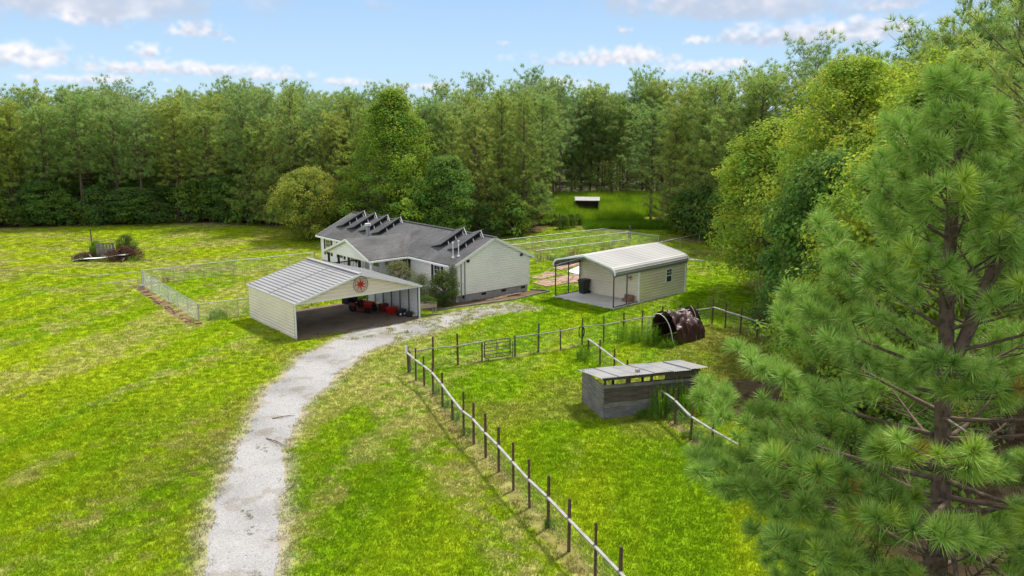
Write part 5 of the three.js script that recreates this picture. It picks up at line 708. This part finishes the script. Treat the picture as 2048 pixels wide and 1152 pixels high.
// tall weeds: many feathery stems in each clump
function weedShape(seed, n, rad, h, col, fuzz = 46) {
  const r = rng(seed), g = new GB(true), at = unit; for (let k = 0; k < n; k++) { const a = r() * 6.28, q = Math.sqrt(r()) * rad, hh = h * (.55 + r() * .5) * (1.1 - q / rad * .35), b = V(q * Math.cos(a), 0, q * Math.sin(a)), le = V((r() - .5) * .3, 1, (r() - .5) * .3).normalize(); g.col = tint(col, r, .25, .15); blade(g, b, le, hh, .022, r); for (let m = 0; m < fuzz; m++) { const f = .08 + r() * .92, d = unit(r).multiplyScalar(.85).add(V(0, .9, 0)).normalize(); blade(g, b.clone().addScaledVector(le, hh * f), d, .26 * (1.15 - f * .75), .02, r); } } return g.geo();
}
{
  const W1 = weedShape(501, 70, .85, 1.55, [.2, .37, .02]), W2 = weedShape(502, 60, .6, 1.9, [.21, .40, .016]), W3 = weedShape(503, 26, .5, .6, [.17, .3, .02], 30), W4 = weedShape(504, 30, .7, 1.4, [.19, .1, .06], 26);
  const put = (g, label, x, z, s = 1, cat = 'weeds', group) => { const m = single('tall_weeds', g, LEAF, label, cat, group, [x, 0, z], (x * 7 + z) % 6); m.scale.set(...(Array.isArray(s) ? s : [s, s, s])); return m; };
  put(W1, 'tall green weeds in front of the open end of the tarp shelter', 8.3, -51.3, [1.15, 1, 1]); put(W1, 'tall weeds behind the first clump beside the tarp shelter', 7.2, -51.6, [.8, .9, .8]); put(W3, 'low arching weeds at the mouth of the tarp shelter', 9.3, -50.4, 1.1);
  { const [x, z] = RUN.out(2.75, .35); put(W2, 'tall feathery weeds growing against the front of the run-in shed', x, z, [1, 1, .8]); } { const [x, z] = RUN.out(3.75, .5); put(W2, 'second stand of tall feathery weeds at the open corner of the run-in shed', x, z, [.95, .92, .8]); }
  { const [x, z] = RUN.out(4.7, .4); put(W1, 'thinner tall weeds at the far corner post of the run-in shed', x, z, [.7, .85, .7]); } { const [x, z] = RUN.out(2.1, .45); put(W3, 'low spiky weeds at the foot of the run-in shed planks', x, z, [1.3, .9, 1]); } { const [x, z] = RUN.out(3.3, 1.3); put(W3, 'low weeds below the pale rail by the run-in shed', x, z, [1.2, .9, 1.2]); }
  put(W3, 'low weeds under the divider fence near the pine', 7.9, -35.6, [1, .9, 1]); put(W3, 'small weed clump at the end of the short divider fence', 4.2, -47.6, [1.1, 1.4, 1.1]);
  for (const k of [3, 4, 5, 6, 12]) put(W3, 'green weed tuft at the foot of the long paddock fence', FA[k][0] + .1, FA[k][1] + .05, [.5, .8, .5], 'weeds', 'weeds along the long fence');
  put(W3, 'weeds inside the near corner of the front yard fence', -20.2, -57.6, [1.7, 1.2, 1.2]); put(W4, 'dry brown weeds at the far corner of the front yard fence', -28.8, -70.3, [.6, .6, .5]);
  const [px, pz] = gp(200, 522), heap = (seed, h, rr, col, col2) => leafyShape(seed, { h, cs: .02, r: rr, prof: dome, cr: .3, clumps: 130, leaves: 24, size: .13, col, col2, mix: .4, girth: .03 }); treeThing('brush_heap', heap(461, 1.25, 1.5, [.17, .085, .055], [.10, .055, .035]), M.paleBark, LEAF, 'heap of reddish brown dead brush on the rubbish pile', 'brush', undefined, [px + 2.0, 0, pz - .7], 1, [1.2, 1, .8]); treeThing('brush_heap', heap(462, .8, 1.2, [.12, .07, .045], [.15, .16, .05]), M.paleBark, LEAF, 'low brown brush under the bent sheet end of the rubbish pile', 'brush', undefined, [px - 1.6, 0, pz - .7], 1, [1.1, .8, .7]); treeThing('brush_heap', heap(463, 2.0, 1.1, [.13, .22, .03], [.19, .22, .04]), M.paleBark, LEAF, 'leafy green sapling growing behind the pallet in the rubbish pile', 'sapling', undefined, [px + 1.7, 0, pz - 2.1], 1, [1, 1.1, .8]); treeThing('brush_heap', heap(463, 2.0, 1.1, [.13, .22, .03], [.19, .22, .04]), M.paleBark, LEAF, 'leafy green shrub between the dark post and the pallet', 'shrub', undefined, [px - 1.2, 0, pz - 1.9], 2, [.8, .8, .7]); put(W1, 'green weeds growing out of the rubbish pile beside the pallet', px - .9, pz - 1.7, [1, 1.25, 1]); put(W1, 'tall green weeds behind the pallet in the rubbish pile', px + 1.6, pz - 2.0, [1.1, 1.5, 1]); put(W4, 'reddish brown dead weeds on the rubbish pile', px + 1.9, pz - .9, [1.7, 1.1, 1]); put(W4, 'low reddish brown weeds at the end of the rubbish pile', px + 3.2, pz - .5, [1.4, .7, .9]); put(W3, 'low green weeds in front of the end of the rubbish pile', px + 3.3, pz + .2, [1.8, 1, .9]); put(W4, 'dead brown weeds at the bent sheet end of the rubbish pile', px - 2.3, pz - .6, [1, .5, .7]);
  for (let k = 0; k < 9; k++) put(k % 3 ? W3 : W4, k % 3 ? 'green weeds along the garden fences behind the house' : 'dry brown weeds along the garden fences behind the house', 3 + k * 1.05, -80.6 - k * .78, [1.2, .9, 1], 'weeds', k % 3 ? 'green garden weeds' : 'brown garden weeds');
}

// ---------------------------------------------------------------- the large pine on the right
{
  const r = rng(909), base = V(9.5, 0, -18), t = thing('large_pine', 'large long-needled pine with forked trunk filling the right side beside the paddock', 'tree', undefined, [base.x, 0, base.z]);
  const lead = (y) => V(.12 * Math.sin(y * .5) - (y > 9 ? (y - 9) * .06 : 0), y, .15 * Math.sin(y * .35)), rad = (y) => .26 * Math.pow(Math.max(0, 1 - y / 16), .75) + .02;
  const tr = new GB(), tp = [], tq = []; for (let k = 0; k <= 22; k++) { const y = -.2 + 14.6 * k / 22; tp.push(lead(y)); tq.push(rad(y) * (1 + (HASH[k * 7] - .5) * .12)); } tr.tube(tp, tq, 12, false); part('trunk', tr, M.bark, t);
  const fk = new GB(), fp = [[0, 8.7], [.25, 9.5], [.5, 10.4], [.95, 11.6], [1.3, 12.6], [1.45, 13.6]].map(([x, y]) => V(x + .05, y, .1)); fk.tube(fp, [.14, .15, .14, .11, .07, .03], 10, false); part('forked_stem', fk, M.bark, t);
  const clusterGeo = (seed, n, L) => { const q = rng(seed), g = new GB(true); for (let k = 0; k < n; k++) { const f = Math.pow(q(), .8), a = q() * 6.283, th = lerp(1.75, .22, f) + (q() - .5) * .5, d = V(Math.sin(th) * Math.cos(a), Math.cos(th), Math.sin(th) * Math.sin(a)), o = V((q() - .5) * .02, f * .16, (q() - .5) * .02), len = L * (.75 + q() * .35) * (f > .85 ? .8 : 1), w = .0105; g.col = tint([.37, .535, .115], q, .32, .18); const s = d.clone().cross(unit(q)).normalize().multiplyScalar(w / 2), m = o.clone().addScaledVector(d, len * .55), e = o.clone().addScaledVector(d, len).add(V(0, 0, 0)).addScaledVector(V(d.x, -.2, d.z), len * .08); g.leaf([o.x - s.x, o.y - s.y, o.z - s.z], [o.x + s.x, o.y + s.y, o.z + s.z], [m.x + s.x, m.y + s.y, m.z + s.z]); g.leaf([o.x - s.x, o.y - s.y, o.z - s.z], [m.x + s.x, m.y + s.y, m.z + s.z], [m.x - s.x, m.y - s.y, m.z - s.z]); g.leaf([m.x - s.x, m.y - s.y, m.z - s.z], [m.x + s.x, m.y + s.y, m.z + s.z], [e.x, e.y, e.z]); } return g.geo(); };
  const geos = [0, 1, 2, 3].map((k) => clusterGeo(920 + k, 150,   .33 + .015 * k)), list = [];
  const limbs = new GB(), dead = new GB(), R = (y) => { const p = [[2.2, 2.8], [3.5, 3.9], [5, 4.9], [6.3, 4.8], [7.3, 4.0], [8.4, 3.1], [9.9, 2.6], [11.3, 2.2], [12.6, 1.6], [13.6, .9], [14.8, .25]]; for (let i = 1; i < p.length; i++) if (y <= p[i][0]) return lerp(p[i - 1][1], p[i][1], (y - p[i - 1][0]) / (p[i][0] - p[i - 1][0])); return .3; };
  const put = (p, d) => { const dd = d.clone().add(V((r() - .5) * .5, .35 + r() * .35, (r() - .5) * .5)).normalize(); list.push([p.clone(), dd, .78 + r() * .45]); };
  const bough = (o, dir, len, y, thick) => {
    const up = lerp(.12, .75, sstep(3, 15, y)) + (r() - .5) * .3, d = V(dir.x * Math.cos(up), Math.sin(up), dir.z * Math.cos(up)), side = V(-dir.z, 0, dir.x), sagg = y < 9 ? -.10 : .03, at = (s) => o.clone().addScaledVector(d, len * s).add(V(0, len * (sagg * s * 1.3 + .16 * s * s * s), 0)).addScaledVector(side, Math.sin(s * 3 + y) * len * .04);
    limbs.tube([at(0), at(.25), at(.5), at(.75), at(1)], [thick, thick * .8, thick * .58, thick * .36, .012], 6, false); put(at(1), d);
    const m = Math.max(2, Math.round(len * 4.4)); for (let k = 0; k < m; k++) {
      const s = .42 + .58 * (k + r() * .7) / m, sl = (1.05 - s * .7) * len * .36 * (.6 + r() * .7), sg = k % 2 ? 1 : -1, p = at(s), sd = d.clone().multiplyScalar(.75).addScaledVector(side, sg * (.7 + r() * .5)).add(V(0, .12 + (r() - .4) * .4, 0)).normalize(), e = p.clone().addScaledVector(sd, sl);
      limbs.tube([p, p.clone().lerp(e, .5).add(V(0, -.02, 0)), e], [.018, .012, .008], 4, false); put(e, sd); if (sl > .45) for (let q = 0; q < (sl > .9 ? 2 : 1); q++) { const f = .35 + r() * .5, w = p.clone().lerp(e, f), v = sd.clone().addScaledVector(side, (r() - .5) * 1.6).add(V(0, .3, 0)).normalize(), x = w.clone().addScaledVector(v, .14 + r() * .22); limbs.tube([w, x], [.009, .006], 3, false); put(x, v); }
    }
  };
  let az = 1; for (let y = 2.4; y < 14.5; y += y < 6 ? .45 : .48) { const n = y < 6 ? 4 : 3 + (r() < .35); for (let k = 0; k < n; k++) { az += 2.4 + (r() - .5) * .6; const dir = V(Math.cos(az), 0, Math.sin(az)), toCam = dir.z > .55 && dir.x < .6, len = R(y) * clamp(.35 + 1.15 * fbm(Math.cos(az) * 1.6 + 30, Math.sin(az) * 1.6 + y * .55 + 12, 2) + (r() - .5) * .3, .4, 1.12); if (toCam && y > 6.6 && y < 9.6) { if (r() < .38) { const o = lead(y), L = .8 + r() * 1.5, e = o.clone().addScaledVector(dir, L).add(V(0, L * .15, 0)); dead.tube([o, o.clone().lerp(e, .5).add(V(0, -.12, 0)), e], [.035, .024, .007], 5, false); for (let q = 0; q < 4; q++) { const w = o.clone().lerp(e, .4 + r() * .6), u = unit(r).multiplyScalar(.3 + r() * .3); dead.tube([w, w.clone().add(u)], [.01, .003], 4, false); } continue; } } bough(lead(y), dir, len * (toCam && y > 6.6 ? .8 : 1), y, rad(y) * .24 + .012); } }
  for (let k = 1; k < fp.length; k++) for (let q = 0; q < 3; q++) { az += 2.4; bough(fp[k], V(Math.cos(az), 0, Math.sin(az)), (2.2 - k * .25) * (.7 + r() * .4), fp[k].y, .035); }
  for (let k = 0; k < 5; k++) { put(lead(14.4 - k * .12), V((r() - .5) * .6, 1, (r() - .5) * .6).normalize()); put(fp[5].clone().add(V((r() - .5) * .2, -k * .1, (r() - .5) * .2)), V((r() - .5) * .6, 1, (r() - .5) * .6).normalize()); }
  part('limbs', limbs, M.bark, t, 'stuff'); part('dead_twigs', dead, M.deadWood, t, 'stuff');
  // cones on the dead twigs
  const NEAR_TONES = [[1, 1, 1], [1.18, 1.12, 1.15], [.62, .7, .62], [1.12, 1.02, .7], [1.05, .5, .5]].map((q) => { const m = NEAR_NEEDLE.clone(); m.color.setRGB(...q); return m; });
  const crown = new THREE.Group(); crown.name = 'crown'; t.add(crown); const up = V(0, 1, 0), q = new THREE.Quaternion(), spin = new THREE.Quaternion();
  const sees = (p) => { const x = p.x + base.x, y = p.y - EYE, z = p.z + base.z, d = -z * Math.cos(PITCH) - y * Math.sin(PITCH), v = (y * Math.cos(PITCH) - z * Math.sin(PITCH)); const sx = 1024 + F * x / d, sy = 576 - F * (y * Math.cos(PITCH) - z * Math.sin(PITCH) * 1) / d; return d > 0 && sx < 2080 ? d : 1e9; };
  list.sort((a, b) => sees(a[0]) - sees(b[0])); console.log('needle clusters', list.length);
  const rest = new THREE.InstancedMesh(geos[0], NEAR_NEEDLE, Math.max(1, list.length - 300)); rest.name = 'needle_mass'; rest.castShadow = rest.receiveShadow = true; rest.userData.kind = 'stuff'; const mt = new THREE.Matrix4();
  list.forEach(([p, d, s], i) => { q.setFromUnitVectors(up, d); spin.setFromAxisAngle(up, r() * 6.28); q.multiply(spin); if (i < 300) { const m = part('needle_cluster', geos[i % 4], NEAR_TONES[r() < .025 ? 4 : Math.floor(r() * 4)], crown); m.position.copy(p); m.quaternion.copy(q); m.scale.setScalar(s); } else rest.setMatrixAt(i - 300, mt.compose(p, q, V(s, s, s))); }); crown.add(rest);
}

// ---------------------------------------------------------------- grass
{
  const r = rng(33), patch = (n, rad, h, w, seed, uni) => { const q = rng(seed), g = new GB(); for (let k = 0; k < n; k++) { const a = q() * 6.283, d = Math.sqrt(q()) * rad, o = V(d * Math.cos(a), -.005, d * Math.sin(a)), v = V((q() - .5) * 1.5, 1, (q() - .5) * 1.5).normalize(), b = q() * 6.283, hh = h * (.45 + q() * .8), sx = Math.cos(b) * w / 2, sz = Math.sin(b) * w / 2; g.leaf([o.x - sx, o.y, o.z - sz], [o.x + sx, o.y, o.z + sz], [o.x + v.x * hh, o.y + v.y * hh, o.z + v.z * hh]); } return g.geo(); };
  const lay = (name, geo, label, spots, cat) => { const m = new THREE.InstancedMesh(geo, GRASS, spots.length); m.name = numbered(name); m.castShadow = m.receiveShadow = true; m.userData = { kind: 'stuff', label, category: cat }; const mt = new THREE.Matrix4(), q = new THREE.Quaternion(), c = new THREE.Color(); spots.forEach(([x, z, s, sy, col, y], i) => { q.setFromAxisAngle(V(0, 1, 0), (x * 37 + z * 91) % 6.28); m.setMatrixAt(i, mt.compose(V(x, y ?? 0, z), q, V(s, sy, s))); m.setColorAt(i, c.setRGB(...col)); }); scene.add(m); return m; };
  const solid = (x, z) => inBox(CAR, x, z, -.15, 9.25, -7.6, .15) || inBox(HOUSE, x, z, .1, 7.4, -21.3, .1) || inBox(HOUSE, x, z, -3.6, .3, -13.2, -5.9) || inBox(SHED, x, z, -.2, 5.95, -8.95, .2) || inBox(RUN, x, z, 0, 4.85, -2.6, 0);
  const near = [], farS = [], thatch = [];
  for (let z = -15; z > -112;) {
    const step = clamp(-z * .0052, .17, .5), w = .6 * -z + 8; for (let x = -w; x < Math.min(w, 24); x += step) {
      const X = x + (r() - .5) * step * 1.6, Z = z + (r() - .5) * step * 1.6, pick = r(); if (solid(X, Z)) continue; const [c, g] = groundAt(X, Z); if (pick > g) continue; const k = .68 + r() * .72, y = 1 + (r() - .5) * .16, col = [c[0] * k * y, c[1] * k, c[2] * k];
      if (z > -52 - r() * 24) near.push([X, Z, (.8 + r() * .5) * Math.max(1, step * 4.4), r() < .05 ? 1.6 + r() * .8 : .55 + r() * .7, col]); else farS.push([X, Z, (1.5 + r() * .6) * Math.max(.8, step * 2.3), .9 + r() * .9, col]);
    }
    z -= step;
  }
  lay('grass_blades', patch(40, .2, .095, .02, 71), 'mown green grass with dry clippings around the drive and paddock', near, 'grass');
  lay('grass_blades', patch(34, .2, .09, .024, 72), 'mown green grass of the far lawn and garden', farS, 'grass');
  const tall = []; for (let k = 0; k < 5200; k++) { const z = -107 - r() * 31, x = lerp(3.5, 7.5, (z + 107) / -31) + r() * (z > -116 ? 12.5 : 15.5); const low = Math.abs(x - 10.4) < 2.2 && z > -121.5 && z < -114 ? .55 : 1; const n = fbm(x * .7, z * .45, 4), c = tint(mix3([.13, .27, .012], [.29, .43, .02], sstep(.3, .7, n)), r, .5, .25); tall.push([x, z, .9 + r() * .5, low * (.45 + n * 1.3 + r() * .35), c]); }
  for (let k = 0; k < 900; k++) { const z = -103 - r() * 5, x = 9 + r() * 10; tall.push([x, z, .8, .5 + r() * .45, tint([.13, .26, .014], r, .2, .1)]); }
  lay('field_grass', patch(46, .4, 1.15, .035, 73), 'tall bright green grass of the field behind the garden', tall, 'grass');
  const pebble = new THREE.IcosahedronGeometry(.022, 0), pm = []; for (let i = 0; i < 16000; i++) { const z = -16 - r() * 46, x = -14 + r() * 16, d = driveD(x, z); if (d > .12 + r() * .25) continue; const k = .26 + r() * .28; pm.push([x, z, .5 + r() * 1.1, .4 + r() * .6, [k, k * .985, k * .97], .008]); }
  const peb = new THREE.InstancedMesh(pebble, std({ color: 0xffffff, roughness: 1 }), pm.length), mt = new THREE.Matrix4(), c = new THREE.Color(), e = new THREE.Quaternion(); peb.name = 'gravel_stones'; peb.castShadow = peb.receiveShadow = true; peb.userData = { kind: 'stuff', label: 'loose pale gravel stones on the drive', category: 'gravel' }; pm.forEach(([x, z, s, sy, col, y], i) => { e.setFromAxisAngle(V(0, 1, 0), x * 50); peb.setMatrixAt(i, mt.compose(V(x, y, z), e, V(s, sy, s))); peb.setColorAt(i, c.setRGB(...col)); }); scene.add(peb);
  const tufts = []; for (const [px, py, n] of [[497, 1030, 16], [505, 1062, 9], [508, 1150, 14], [520, 895, 8], [540, 905, 6]]) for (let k = 0; k < n; k++) { const [x, z] = gp(px + (r() - .5) * 26, py + (r() - .5) * 18); tufts.push([x, z, .2 + r() * .3, .5 + r() * .4, tint([.12, .17, .02], r, .3, .2)]); }
  lay('drive_weeds', patch(40, .2, .10, .016, 75), 'small grass tufts growing through the gravel drive', tufts, 'grass');
  console.log('grass', near.length, farS.length, tall.length);
}

renderer.render(scene, camera);
